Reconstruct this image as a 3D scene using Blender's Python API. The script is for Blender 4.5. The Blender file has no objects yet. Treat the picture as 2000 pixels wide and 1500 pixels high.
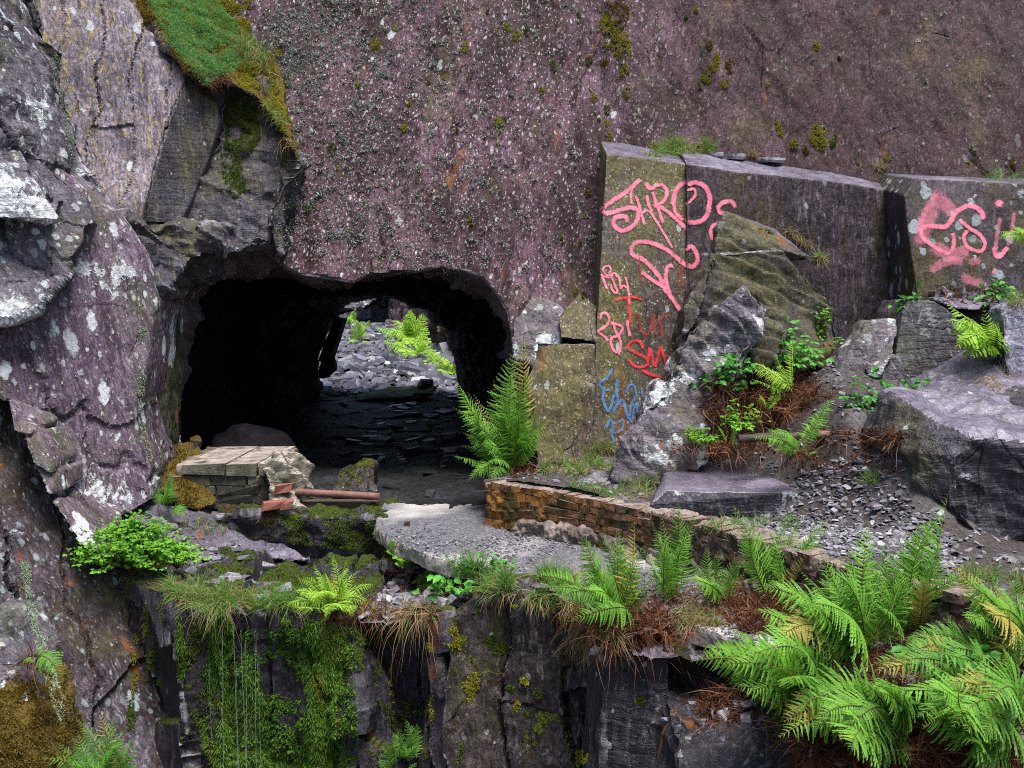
import bpy, math, random
import numpy as np
from mathutils import Vector
from mathutils.bvhtree import BVHTree

S = bpy.context.scene
COL = S.collection
random.seed(7)
RG = np.random.default_rng(11)

# ------------------------------------------------------------------ camera, sky, sun, exposure
H, HOR, F = 2.1, 560.0, 2000.0          # eye height, horizon row and focal length of the 2000 x 1500 photograph
cam = bpy.data.cameras.new('camera'); camo = bpy.data.objects.new('camera', cam); COL.objects.link(camo)
camo.location = (0, 0, H); camo.rotation_euler = (math.radians(90), 0, 0)
cam.sensor_width = 36; cam.lens = 36; cam.shift_y = -(750 - HOR) / 2000.0
cam.clip_start = 0.05; cam.clip_end = 500
S.camera = camo
SUN_EL, SUN_AZ = 71.0, 150.0            # azimuth clockwise from +Y: behind the camera, a little to the right
w = bpy.data.worlds.new('World'); S.world = w; w.use_nodes = True
nt = w.node_tree; nt.nodes.clear()
sky = nt.nodes.new('ShaderNodeTexSky'); sky.sky_type = 'NISHITA'; sky.sun_disc = False
sky.sun_elevation = math.radians(SUN_EL); sky.sun_rotation = math.radians(SUN_AZ)
sky.air_density = 1.0; sky.dust_density = 3.0; sky.ozone_density = 1.0
bg = nt.nodes.new('ShaderNodeBackground'); bg.inputs[1].default_value = 0.055
wo = nt.nodes.new('ShaderNodeOutputWorld')
nt.links.new(sky.outputs[0], bg.inputs[0]); nt.links.new(bg.outputs[0], wo.inputs[0])
sl = bpy.data.lights.new('sun', 'SUN'); sl.energy = 2.4; sl.angle = math.radians(24); sl.color = (1, 0.97, 0.92)
so = bpy.data.objects.new('sun', sl); COL.objects.link(so)
a_, e_ = math.radians(SUN_AZ), math.radians(SUN_EL)
so.rotation_euler = Vector((-math.sin(a_) * math.cos(e_), -math.cos(a_) * math.cos(e_), -math.sin(e_))).to_track_quat('-Z', 'Y').to_euler()
S.view_settings.view_transform = 'Standard'; S.view_settings.look = 'None'
S.view_settings.exposure = 1.9; S.view_settings.gamma = 1.0
S.cycles.max_bounces = 6; S.cycles.diffuse_bounces = 2; S.cycles.filter_width = 1.05; S.cycles.transparent_max_bounces = 8
S.cycles.use_denoising = False

# ------------------------------------------------------------------ pixel <-> place
CAM = np.array([0, 0, H])
def P(px, py, d): return np.array([(px - 1000) * d / F, d, H + (HOR - py) * d / F])
def G(px, py, z=0.0): return P(px, py, (H - z) * F / (py - HOR))
def RAY(px, py): return np.array([(px - 1000) / F, 1.0, (HOR - py) / F])
class Plane:
    def __init__(s, a, b, c):
        a, b, c = P(*a), P(*b), P(*c); s.o = a; n = np.cross(b - a, c - a); n /= np.linalg.norm(n)
        s.n = n if n[1] < 0 else -n
    def at(s, px, py):
        r = RAY(px, py); t = np.dot(s.o - CAM, s.n) / np.dot(r, s.n); return CAM + r * t

# ------------------------------------------------------------------ vector noise
_h = np.random.default_rng(3)
_perm = np.tile(_h.permutation(256), 3)
_grad = _h.normal(size=(256, 3)); _grad /= np.linalg.norm(_grad, axis=1)[:, None]
_rnd = _h.random((256, 5))
def _hash(i, j, k): return _perm[_perm[_perm[i & 255] + (j & 255)] + (k & 255)]
def perlin(p):
    i = np.floor(p).astype(np.int64); f = p - i; u = f * f * f * (f * (f * 6 - 15) + 10); out = 0
    for a in (0, 1):
        for b in (0, 1):
            for c in (0, 1):
                g = _grad[_hash(i[:, 0] + a, i[:, 1] + b, i[:, 2] + c)]
                d = ((f - (a, b, c)) * g).sum(1)
                wt = (u[:, 0] if a else 1 - u[:, 0]) * (u[:, 1] if b else 1 - u[:, 1]) * (u[:, 2] if c else 1 - u[:, 2])
                out = out + wt * d
    return out * 1.5
def fbm(p, o=4, gain=0.5):
    r, a = 0, 1.0
    for _ in range(o):
        r = r + a * perlin(p); p = p * 2.03 + 17.3; a *= gain
    return r
def cells(p, jit=0.9):
    """nearest jittered cell: distance, offset to its centre, five random numbers, gap to the second nearest"""
    i = np.floor(p).astype(np.int64); n = len(p)
    best = np.full(n, 9e9); sec = np.full(n, 9e9); off = np.zeros((n, 3)); rn = np.zeros((n, 5))
    for a in (-1, 0, 1):
        for b in (-1, 0, 1):
            for c in (-1, 0, 1):
                h = _hash(i[:, 0] + a, i[:, 1] + b, i[:, 2] + c); r = _rnd[h]
                q = p - (i + (a, b, c)) - 0.5 - (r[:, :3] - 0.5) * jit
                d = (q * q).sum(1); m = d < best
                sec = np.where(m, best, np.minimum(sec, d)); best = np.where(m, d, best)
                off[m] = q[m]; rn[m] = r[m]
    return np.sqrt(best), off, rn, np.sqrt(sec) - np.sqrt(best)
def chips(p, tilt=0.7):
    d, off, rn, gap = cells(p)
    return (rn[:, 3] - 0.5) + ((rn[:, :3] - 0.5) * off).sum(1) * 2 * tilt
_R = np.linalg.qr(np.random.default_rng(8).normal(size=(3, 3)))[0]
def lin(p):
    """random values joined by flat facets with creases between them"""
    p = p @ _R; i = np.floor(p).astype(np.int64); f = p - i; od = np.argsort(-f, axis=1); fs = np.take_along_axis(f, od, 1); n = np.arange(len(p))
    v = lambda c: _rnd[_hash(c[:, 0], c[:, 1], c[:, 2]), 2] - .5
    r = (1 - fs[:, 0]) * v(i); c = i.copy(); c[n, od[:, 0]] += 1; r += (fs[:, 0] - fs[:, 1]) * v(c)
    c[n, od[:, 1]] += 1; r += (fs[:, 1] - fs[:, 2]) * v(c); return r + fs[:, 2] * v(i + 1)
def sstep(x, a, b):
    t = np.clip((x - a) / (b - a), 0, 1); return t * t * (3 - 2 * t)

# ------------------------------------------------------------------ meshes
def mesh_of(name, V, Fs, mat, smooth=True, attrs=None):
    """Fs: list of (n,k) index arrays, or (array, material index)"""
    if not isinstance(Fs, list): Fs = [Fs]
    Fs = [f if isinstance(f, tuple) else (f, 0) for f in Fs]; Fs = [f for f in Fs if len(f[0])]
    me = bpy.data.meshes.new(name); V = np.asarray(V, dtype=np.float32)
    me.vertices.add(len(V)); me.vertices.foreach_set('co', V.ravel())
    loops = np.concatenate([f.ravel() for f, _ in Fs]).astype(np.int32)
    tot = np.concatenate([np.full(len(f), f.shape[1]) for f, _ in Fs]).astype(np.int32)
    mi = np.concatenate([np.full(len(f), m) for f, m in Fs]).astype(np.int32)
    st = np.concatenate([[0], np.cumsum(tot)[:-1]]).astype(np.int32)
    me.loops.add(len(loops)); me.loops.foreach_set('vertex_index', loops)
    me.polygons.add(len(tot)); me.polygons.foreach_set('loop_start', st)
    me.polygons.foreach_set('material_index', mi)
    me.polygons.foreach_set('use_smooth', np.full(len(tot), smooth))
    me.update(calc_edges=True); me.validate()
    for k, v in (attrs or {}).items():
        a = me.attributes.new(k, 'FLOAT', 'POINT'); a.data.foreach_set('value', np.asarray(v, dtype=np.float32))
    for m in (mat if isinstance(mat, (list, tuple)) else [mat]): me.materials.append(m)
    return me
def obj(name, V, Fs, mat, parent=None, smooth=True, attrs=None, origin=True):
    V = np.asarray(V, dtype=float)
    if parent is not None: o0 = np.array(parent['_at']) if '_at' in parent else np.array(parent.location)
    elif origin: o0 = np.array([V[:, 0].mean(), V[:, 1].mean(), V[:, 2].min()])
    else: o0 = np.zeros(3)
    o = bpy.data.objects.new(name, mesh_of(name, V - o0, Fs, mat, smooth, attrs)); COL.objects.link(o)
    if parent is not None: o.parent = parent
    else: o.location = o0
    return o
def thing(name, at, label, cat, group=None):
    o = bpy.data.objects.new(name, None); o.empty_display_size = 0.1; COL.objects.link(o)
    o.location = [float(x) for x in at]; return tag(o, label, cat, group)
def tag(o, label=None, cat=None, group=None, kind=None):
    if label: o['label'] = label
    if cat: o['category'] = cat
    if group: o['group'] = group
    if kind: o['kind'] = kind
    return o
def normals(V, Fq):
    n = np.zeros_like(V)
    fn = np.cross(V[Fq[:, 2]] - V[Fq[:, 0]], V[Fq[:, 3]] - V[Fq[:, 1]])
    for k in range(4): np.add.at(n, Fq[:, k], fn)
    return n / (np.linalg.norm(n, axis=1)[:, None] + 1e-12)
def shells_to_voxel(shells, voxel):
    me = bpy.data.meshes.new('t'); V, Fc, o = [], [], 0
    for v, f in shells:
        V += [tuple(x) for x in v]; Fc += [[i + o for i in q] for q in f]; o += len(v)
    me.from_pydata(V, [], Fc)
    import bmesh
    bm = bmesh.new(); bm.from_mesh(me); bmesh.ops.triangulate(bm, faces=bm.faces); bmesh.ops.recalc_face_normals(bm, faces=bm.faces)
    bm.to_mesh(me); bm.free()
    ob = bpy.data.objects.new('t', me); COL.objects.link(ob)
    md = ob.modifiers.new('r', 'REMESH'); md.mode = 'VOXEL'; md.voxel_size = voxel; md.adaptivity = 0
    dg = bpy.context.evaluated_depsgraph_get(); ev = ob.evaluated_get(dg); m2 = ev.to_mesh()
    v = np.empty(len(m2.vertices) * 3, np.float32); m2.vertices.foreach_get('co', v); v = v.reshape(-1, 3).astype(float)
    l = np.empty(len(m2.loops), np.int32); m2.loops.foreach_get('vertex_index', l)
    ev.to_mesh_clear(); bpy.data.objects.remove(ob); bpy.data.meshes.remove(me)
    return v, l.reshape(-1, 4)
def hull(pts):
    import bmesh
    bm = bmesh.new(); [bm.verts.new(tuple(p)) for p in pts]
    bmesh.ops.convex_hull(bm, input=bm.verts)
    bmesh.ops.delete(bm, geom=[v for v in bm.verts if not v.link_faces], context='VERTS')
    bm.verts.ensure_lookup_table(); bm.verts.index_update()
    v = [tuple(x.co) for x in bm.verts]; f = [[x.index for x in q.verts] for q in bm.faces]; bm.free(); return v, f
def hullpx(pts, thick=0.6, shrink=0.75, up=0.0):
    """a closed stone from (column, row, distance) corners, with its far side thick metres behind"""
    a = np.array([P(*p) for p in pts]); c = a.mean(0)
    b = c + (a - c) * (shrink, 1, shrink) + (0, thick, up); return hull(np.vstack([a, b]))
def prism(outline, plane, ext):
    a = [plane.at(*p) for p in outline]; b = [x + np.array(ext) for x in a]; n = len(a)
    return a + b, [list(range(n)), list(range(n, 2 * n))[::-1]] + [[i, (i + 1) % n, n + (i + 1) % n, n + i] for i in range(n)]
def prism_xy(poly, z0, z1):
    n = len(poly); a = [(x, y, z1) for x, y in poly]; b = [(x, y, z0) for x, y in poly]
    return a + b, [list(range(n)), list(range(n, 2 * n))[::-1]] + [[i, (i + 1) % n, n + (i + 1) % n, n + i] for i in range(n)]
def displace(V, Fq, spec, seed=0.0):
    N = normals(V, Fq); d = np.zeros(len(V)); p = V + seed
    for kind, sc, amp in spec:
        sc = np.asarray(sc, float)
        if kind == 'f': d += amp * fbm(p * sc, 4)
        elif kind == 'c':
            q = p * sc; d += amp * (1.3 * lin(q * 1.1 + .06 * perlin(q * 3)[:, None]) + .5 * lin(q * 2.7 + 9))
        elif kind == 'l':                                   # cleavage: thin stepped layers across the direction sc
            h = p @ sc + 0.5 * fbm(p * 1.7, 3); h = h - np.floor(h); d += amp * (sstep(h, 0, 0.85) - sstep(h, 0.85, 1.0) - 0.5)
        elif kind == 'v':                                   # upright fractures: strips set back and forth, dark joints between
            fr, tl = sc; u = (p[:, 0] * math.cos(tl) + p[:, 2] * math.sin(tl)) * fr + .35 * fbm(p * (1.5, 1.5, .8), 3) + .04 * fbm(p * 9, 2)
            i = np.floor(u).astype(np.int64); g = np.minimum(u - i, 1 - u + i); cut = np.floor(p[:, 2] * 1.1 + _rnd[i & 255, 1] * 5 + .2 * perlin(p * 2)).astype(np.int64)
            d += amp * (_rnd[_hash(i, cut, cut * 0 + 3), 0] - .5) * 2 - amp * .9 * (1 - sstep(g, 0, .05))
        elif kind == 'e':                                   # chipped hollows
            dd, off, rn, gap = cells(p * sc); d -= amp * (rn[:, 4] > 0.55) * np.clip(1 - dd / 0.55, 0, 1)
    return V + N * d[:, None]
SURF = []                                                   # surfaces later things are set down on
def solid(name, shells, voxel, spec, mat, seed=0.0, surf=True, top=None, topz=.55, smooth=False):
    V, Fq = shells_to_voxel(shells, voxel)
    if top is not None:                                     # cleaved upper side: light from above put in as a paler slate
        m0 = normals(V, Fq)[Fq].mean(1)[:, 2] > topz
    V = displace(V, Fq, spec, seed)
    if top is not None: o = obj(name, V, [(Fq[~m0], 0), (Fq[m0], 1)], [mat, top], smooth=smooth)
    else: o = obj(name, V, Fq, mat, smooth=smooth)
    if surf: SURF.append((o, V, Fq))
    return o
def bvh(sel=None):
    vs, fs, o = [], [], 0
    for ob, V, Fq in SURF:
        if sel is None or ob in sel: vs.append(V); fs.append(Fq + o); o += len(V)
    return BVHTree.FromPolygons(np.vstack(vs).tolist(), np.vstack(fs).tolist())
def cast(tree, px, py):
    r = Vector(RAY(px, py)).normalized(); l, n, i, d = tree.ray_cast(Vector(CAM), r, 200)
    if l is None: return None
    if n.dot(r) > 0: n = -n
    return np.array(l), np.array(n)
def drop(tree, x, y, top=8.0):
    l, n, i, d = tree.ray_cast(Vector((x, y, top)), Vector((0, 0, -1)), 50)
    return None if l is None else (np.array(l), np.array(n))
def in_poly(poly, x, y):
    poly = np.asarray(poly, float); x = np.asarray(x); y = np.asarray(y); ins = np.zeros(x.shape, bool); j = len(poly) - 1
    for i in range(len(poly)):
        xi, yi = poly[i]; xj, yj = poly[j]
        ins ^= ((yi > y) != (yj > y)) & (x < (xj - xi) * (y - yi) / (yj - yi + 1e-12) + xi); j = i
    return ins
def rbf(pts):
    pts = np.array(pts); xy, z = pts[:, :2], pts[:, 2]; n = len(pts)
    def k(r): return r * r * np.log(r + 1e-9)
    r = np.linalg.norm(xy[:, None] - xy[None], axis=2); A = np.zeros((n + 3, n + 3)); A[:n, :n] = k(r) + 0.02 * np.eye(n)
    A[:n, n] = 1; A[:n, n + 1:] = xy; A[n, :n] = 1; A[n + 1:, :n] = xy.T
    c = np.linalg.solve(A, np.concatenate([z, [0, 0, 0]]))
    def f(q):
        q = np.asarray(q, float); o = np.empty(len(q))
        for s in range(0, len(q), 20000):
            e = q[s:s + 20000]; o[s:s + 20000] = k(np.linalg.norm(e[:, None] - xy[None], axis=2)) @ c[:n] + c[n] + e @ c[n + 1:]
        return o
    return f
def grid_sheet(x0, x1, y0, y1, step, mask, zf):
    xs = np.arange(x0, x1, step); ys = np.arange(y0, y1, step); X, Y = np.meshgrid(xs, ys); nx, ny = len(xs), len(ys)
    Q = np.stack([X.ravel(), Y.ravel()], 1); ok = mask(Q[:, 0], Q[:, 1])
    idx = np.arange(nx * ny).reshape(ny, nx)
    f = np.stack([idx[:-1, :-1], idx[:-1, 1:], idx[1:, 1:], idx[1:, :-1]], -1).reshape(-1, 4)
    f = f[ok[f].all(1)]; used = np.unique(f); m = np.full(nx * ny, -1); m[used] = np.arange(len(used))
    Q = Q[used]; V = np.column_stack([Q, zf(Q)]); return V, m[f]

# ------------------------------------------------------------------ materials
class MT:
    def __init__(s, name):
        s.m = bpy.data.materials.new(name); s.m.use_nodes = True; s.nt = s.m.node_tree; s.nt.nodes.clear()
        s.out = s.nt.nodes.new('ShaderNodeOutputMaterial'); s.bs = s.nt.nodes.new('ShaderNodeBsdfPrincipled')
        s.nt.links.new(s.bs.outputs[0], s.out.inputs[0]); s.co = s.nt.nodes.new('ShaderNodeTexCoord').outputs['Object']
    def put(s, sock, v):
        if isinstance(v, bpy.types.NodeSocket): s.nt.links.new(v, sock)
        elif v is not None:
            if hasattr(sock.default_value, '__len__') and not hasattr(v, '__len__'): v = (v,) * len(sock.default_value)
            if hasattr(sock.default_value, '__len__') and len(sock.default_value) == 4 and len(v) == 3: v = (*v, 1)
            sock.default_value = v
    def node(s, t, ins=None, **kw):
        n = s.nt.nodes.new('ShaderNode' + t)
        for k, v in kw.items(): setattr(n, k, v)
        for k, v in (ins or {}).items(): s.put(n.inputs[k], v)
        return n
    def math(s, op, a, b=None, clamp=False):
        n = s.node('Math', operation=op, use_clamp=clamp); s.put(n.inputs[0], a)
        if b is not None: s.put(n.inputs[1], b)
        return n.outputs[0]
    def noise(s, scale, detail=4, rough=0.55, vec=None, out=0, dist=0.0):
        return s.node('TexNoise', {'Vector': vec or s.co, 'Scale': scale, 'Detail': detail, 'Roughness': rough, 'Distortion': dist}).outputs[out]
    def voro(s, scale, vec=None, feature='F1', rand=1.0):
        return s.node('TexVoronoi', {'Vector': vec or s.co, 'Scale': scale, 'Randomness': rand}, feature=feature)
    def map(s, vec=None, scale=(1, 1, 1), rot=(0, 0, 0), loc=(0, 0, 0)):
        return s.node('Mapping', {'Vector': vec or s.co, 'Scale': scale, 'Rotation': rot, 'Location': loc}).outputs[0]
    def mapr(s, vec, scale, tilt, loc=(0, 0, 0)): return s.map(s.map(vec, rot=(0, -tilt, 0)), scale, loc=loc)
    def mix(s, f, a, b, mode='MIX'):
        n = s.node('Mix', data_type='RGBA', blend_type=mode); s.put(n.inputs[0], f); s.put(n.inputs[6], a); s.put(n.inputs[7], b); return n.outputs[2]
    def rng(s, v, a, b, c=0.0, d=1.0, smooth=True):
        n = s.node('MapRange', {0: v, 1: a, 2: b, 3: c, 4: d}, interpolation_type='SMOOTHSTEP' if smooth else 'LINEAR'); return n.outputs[0]
    def ramp(s, v, stops):
        n = s.node('ValToRGB', {0: v}); e = n.color_ramp.elements
        while len(e) < len(stops): e.new(0.5)
        for i, (p, c) in enumerate(stops): e[i].position = p; e[i].color = (*c, 1)
        return n.outputs[0]
    def attr(s, name): return s.node('Attribute', attribute_name=name).outputs['Fac']
    def island(s): return s.node('NewGeometry').outputs['Random Per Island']
    def nz(s):
        return s.node('SeparateXYZ', {0: s.node('NewGeometry').outputs['Normal']}).outputs[2]
    def fin(s, color, rough=0.7, height=None, bump=0.5, dist=0.02, spec=0.3):
        s.put(s.bs.inputs['Base Color'], color); s.put(s.bs.inputs['Roughness'], rough); s.put(s.bs.inputs['Specular IOR Level'], spec)
        if height is not None:
            s.put(s.bs.inputs['Normal'], s.node('Bump', {'Strength': bump, 'Distance': dist, 'Height': height}).outputs[0])
        return s.m

def slate(name, cols, tilt=0.0, streak=0.5, scols=None, spots=(), crust=0.0, olive=0.0, olivecol=(.075, .07, .03), rust=0.0, moss=0.0,
          mosscol=(.05, .06, .01), rough=0.60, bump=0.6, fine=1.0, spec=0.14, pale=0.0, palecol=(.25, .25, .28), patch=0.0, crustattr=False, lay=0.0, seed=0.0, xfade=None, dk=.56, stain=0.0, edge=.6):
    cols = tuple((a * 1.04 * dk * k_, b * .95 * dk * k_, c_ * 1.16 * dk * k_) for (a, b, c_), k_ in zip(cols, (.62, 1, 1.3))); t = MT(name)
    base = t.map(loc=(seed, seed * 1.7, seed * .6))
    wv = t.node('VectorMath', {0: t.noise(5, 3, .6, base, out=1), 1: (.5, .5, .5)}, operation='SUBTRACT').outputs[0]
    vw = t.node('VectorMath', {0: base, 1: t.node('VectorMath', {0: wv, 1: (.10, .10, .10)}, operation='MULTIPLY').outputs[0]}, operation='ADD').outputs[0]
    big = t.math('ADD', t.math('MULTIPLY', t.noise(0.9, 6, .62, vw), .6), t.math('MULTIPLY', t.noise(5.0, 7, .72, vw), .4))
    c = t.ramp(big, [(0.36, cols[0]), (0.5, cols[1]), (0.64, cols[2])])
    sv = t.mapr(vw, (5.5, 5.5, .42), -tilt)
    st = t.noise(1.6, 5, .6, sv); st2 = t.noise(4.0, 4, .65, sv)
    sc = scols or ((cols[0][0] * .55, cols[0][1] * .5, cols[0][2] * .5), (cols[2][0] * 1.25, cols[2][1] * 1.22, cols[2][2] * 1.2))
    c = t.mix(t.math('MULTIPLY', t.rng(st, .50, .64), streak), c, sc[0])
    c = t.mix(t.math('MULTIPLY', t.rng(st2, .52, .66), streak * .75), c, sc[1])
    st3 = t.noise(9.0, 4, .7, sv); k3 = t.rng(st3, .36, .64, 1 - .45 * streak, 1 + .45 * streak)
    c = t.mix(1.0, c, t.node('CombineColor', {0: k3, 1: k3, 2: k3}).outputs[0], 'MULTIPLY')
    if stain:
        sm = t.rng(t.noise(1.1, 5, .62, t.mapr(vw, (1.6, 1.6, .28), -tilt, (4, 4, 1))), .43, .60); sm = t.math('ADD', sm, t.rng(t.node('SeparateXYZ', {0: t.co}).outputs[0], -2.2, 2.6, 0, .95), clamp=True) if xfade else sm; c = t.mix(t.math('MULTIPLY', sm, stain), c, t.mix(t.noise(2.5, 3, .6, vw), tuple(x * .62 for x in cols[0]), (.036, .022, .018)))
    gr = t.noise(20, 6, .72, t.mapr(vw, (2.2, 2.2, .8), -tilt)); gr2 = t.noise(140, 3, .6, base)
    gv = t.math('ADD', t.math('MULTIPLY', gr, .65), t.math('MULTIPLY', gr2, .35))
    f = t.rng(gv, .40, .60, 1 - .42 * fine, 1 + .46 * fine)
    c = t.mix(1.0, c, t.node('CombineColor', {0: f, 1: f, 2: f}).outputs[0], 'MULTIPLY')
    hgt = t.math('ADD', t.math('MULTIPLY', gr, .40), t.math('MULTIPLY', gr2, .06))
    hgt = t.math('ADD', hgt, t.math('MULTIPLY', st2, .45))
    hgt = t.math('ADD', hgt, t.math('MULTIPLY', t.noise(6, 5, .6, vw), .7))
    ck = t.voro(1.3, t.map(vw, (1, 1, .55), (.3, tilt + .5, .2)), 'DISTANCE_TO_EDGE').outputs['Distance']
    ck = t.math('MULTIPLY', t.rng(ck, .002, .010, 1, 0), t.rng(t.noise(1.7, 3, .5, base), .58, .68))
    c = t.mix(t.math('MULTIPLY', ck, .45), c, tuple(x * .25 for x in cols[0])); hgt = t.math('SUBTRACT', hgt, t.math('MULTIPLY', ck, .9))
    if lay:
        lv = t.noise(3.0, 5, .6, t.map(vw, (1, 1, 9), (0.35, 0.25, 0)))
        hgt = t.math('ADD', hgt, t.math('MULTIPLY', lv, lay))
    if olive:
        o = t.math('MULTIPLY', t.rng(t.noise(1.6, 6, .68, t.map(vw, (1, 1, .55), loc=(3, 1, 5))), .56 - .22 * olive, .72 - .14 * olive), t.rng(gv, .33, .6, .15, 1))
        c = t.mix(t.math('MULTIPLY', o, min(1, .55 + olive * .4)), c, t.mix(t.rng(t.noise(26, 4, .7, vw), .4, .64), olivecol, tuple(x * 2.0 for x in olivecol)))
    if rust:
        r = t.math('MULTIPLY', t.rng(t.noise(1.3, 5, .6, t.mapr(vw, (3.0, 3.0, .5), -tilt, (7, 2, 1))), .64 - rust * .2, .74 - rust * .14), .85)
        c = t.mix(r, c, t.mix(gr, (.13, .03, .012), (.2, .085, .02)))
    if patch:                                               # broad pale lichen sheets
        pm = t.math('ADD', t.noise(2.6, 7, .72, vw), t.math('MULTIPLY', t.math('SUBTRACT', t.noise(1.0, 2, .5, base), .5), .7))
        pm = t.rng(pm, .66 - patch * .2, .70 - patch * .2)
        c = t.mix(t.math('MULTIPLY', pm, .85), c, t.mix(t.rng(t.noise(22, 5, .7), .35, .65), (.28, .29, .30), (.62, .66, .70)))
        hgt = t.math('ADD', hgt, t.math('MULTIPLY', pm, .25))
    if pale:
        c = t.mix(t.math('MULTIPLY', t.rng(t.noise(3.5, 6, .7, vw), .5, .68), pale), c, palecol)
    for i, (scl, dens, rad, colr, strz) in enumerate(spots):
        v = t.voro(scl, t.mapr(vw, (1, 1, strz), -tilt, (i * 3.3, i * 1.9, i * 5.1)))
        rg = t.node('SeparateColor', {0: v.outputs['Color']})
        thr = t.math('MULTIPLY', t.math('MULTIPLY', t.math('SUBTRACT', rg.outputs[0], 1 - dens), 1 / dens), rad)
        dd = t.math('ADD', v.outputs['Distance'], t.math('MULTIPLY', t.math('SUBTRACT', t.noise(scl * 3.2, 4, .65, base), .5), .34))
        m = t.math('MULTIPLY', t.math('SUBTRACT', thr, dd), 14, clamp=True)
        m = t.math('MULTIPLY', m, t.rng(rg.outputs[1], 0, 1, .45, 1.0, False))
        m = t.math('MULTIPLY', m, t.rng(gv, .3, .5, .5, 1))
        if xfade: m = t.math('MULTIPLY', m, t.rng(t.node('SeparateXYZ', {0: t.co}).outputs[0], xfade[0], xfade[1], 1, .18))
        c = t.mix(m, c, t.mix(rg.outputs[2], colr, tuple(x * .62 for x in colr)))
        hgt = t.math('ADD', hgt, t.math('MULTIPLY', m, .22))
    if edge:                                                # worn, paler arrises
        pt = t.node('NewGeometry').outputs['Pointiness']; em = t.math('MULTIPLY', t.rng(pt, .525, .60), t.rng(t.noise(11, 4, .7, vw), .36, .58)); c = t.mix(t.math('MULTIPLY', em, edge), c, (.30, .295, .32))
    if crust or crustattr:
        if crustattr: k = t.rng(t.math('ADD', t.attr('crust'), t.math('MULTIPLY', t.math('SUBTRACT', t.noise(60, 4, .7), .5), 1.1)), .3, .55)
        else: k = t.rng(t.math('ADD', t.noise(14, 6, .7, vw), t.math('MULTIPLY', t.math('SUBTRACT', t.noise(1.5, 2, .5, base), .5), .6)), .63 - crust * .12, .70 - crust * .12)
        c = t.mix(k, c, t.mix(t.rng(t.noise(75, 3, .7), .36, .62), (.08, .09, .075), (.36, .40, .36)))
        hgt = t.math('ADD', hgt, t.math('MULTIPLY', k, t.math('MULTIPLY', t.noise(70, 3, .7), 1.4)))
    if moss:
        up = t.math('MULTIPLY', t.nz(), .22)
        k = t.rng(t.math('ADD', t.math('ADD', t.noise(2.3, 6, .7, t.map(vw, (1.3, 1.3, .8), loc=(9, 4, 2))), up), t.math('MULTIPLY', t.noise(45, 3, .6), .1)), .70 - moss * .2, .76 - moss * .2)
        c = t.mix(k, c, t.mix(t.rng(t.noise(55, 4, .7), .35, .65), tuple(x * .5 for x in mosscol), tuple(x * 2.1 for x in mosscol)))
        hgt = t.math('ADD', hgt, t.math('MULTIPLY', k, t.math('ADD', t.noise(60, 4, .75), .6)))
    rr = t.rng(t.noise(6, 4, .6, vw), .35, .7, rough - .14, rough + .14)
    return t.fin(c, rr, hgt, min(1, bump * 1.3), .04, spec)

WHITE = (.52, .55, .57); GREY = (.33, .35, .35); YEL = (.24, .22, .10)
M = {}
M['wall'] = slate('purple_slate_wall', ((.064, .035, .039), (.106, .060, .066), (.142, .090, .102)), tilt=-.16, streak=.9, scols=((.022, .012, .010), (.115, .078, .105)), xfade=(-2.6, .2), dk=.72, fine=.9, stain=.8, edge=.0,
                  spots=((46, .6, .52, (.46, .41, .43), .5), (24, .36, .46, (.50, .47, .49), .45), (8, .10, .34, WHITE, .5)), crustattr=True, olive=.15, olivecol=(.075, .06, .03), rust=.04, bump=.8)
M['left'] = slate('lichened_slate', ((.062, .045, .056), (.10, .076, .090), (.150, .128, .14)), dk=.95, tilt=.35, streak=.7, scols=((.030, .020, .022), (.13, .115, .125)),
                  spots=((34, .55, .48, (.36, .36, .33), .7), (15, .6, .48, (.48, .50, .51), .6), (5.5, .48, .42, (.68, .72, .76), .5)), olive=.45, olivecol=(.06, .065, .028), bump=.7, patch=.26)
M['ridge'] = slate('pale_lichened_slate', ((.06, .055, .062), (.11, .105, .11), (.17, .17, .175)), dk=.72, tilt=.5, streak=.4,
                   spots=((22, .5, .5, (.36, .37, .33), .8), (11, .5, .5, (.52, .55, .58), .7), (5, .45, .5, (.62, .66, .70), .7)), olive=.45, olivecol=(.055, .06, .035), bump=.9, patch=.36, lay=.5)
M['striate'] = slate('striated_slate', ((.085, .08, .085), (.145, .135, .135), (.20, .185, .18)), dk=.85, tilt=.05, streak=1.0, scols=((.060, .048, .066), (.21, .165, .055)),
                     spots=((7, .14, .36, (.5, .54, .58), .6), (24, .2, .4, (.36, .37, .36), .6)), olive=.30, olivecol=(.105, .085, .028), bump=.7)
M['facet'] = slate('grey_slate_facet', ((.040, .038, .044), (.072, .070, .076), (.12, .12, .125)), tilt=.1, streak=.5, scols=((.04, .035, .045), (.15, .14, .06)),
                   spots=((22, .25, .4, (.3, .31, .3), .7),), olive=.35, olivecol=(.07, .065, .025), bump=.7, lay=.5)
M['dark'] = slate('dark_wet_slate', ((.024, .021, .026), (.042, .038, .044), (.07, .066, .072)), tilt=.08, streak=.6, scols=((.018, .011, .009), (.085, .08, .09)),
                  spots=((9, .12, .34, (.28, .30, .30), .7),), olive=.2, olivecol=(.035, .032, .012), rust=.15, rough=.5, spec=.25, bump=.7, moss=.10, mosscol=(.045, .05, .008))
M['buttress'] = slate('brown_grey_buttress', ((.030, .027, .027), (.052, .047, .046), (.085, .080, .078)), tilt=.12, streak=.9, dk=.5, rough=.4, scols=((.016, .010, .008), (.11, .095, .10)), spots=((18, .12, .4, (.26, .26, .25), .6),), olive=.35, olivecol=(.05, .045, .018), moss=-.05, bump=.9, stain=.4)
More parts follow.
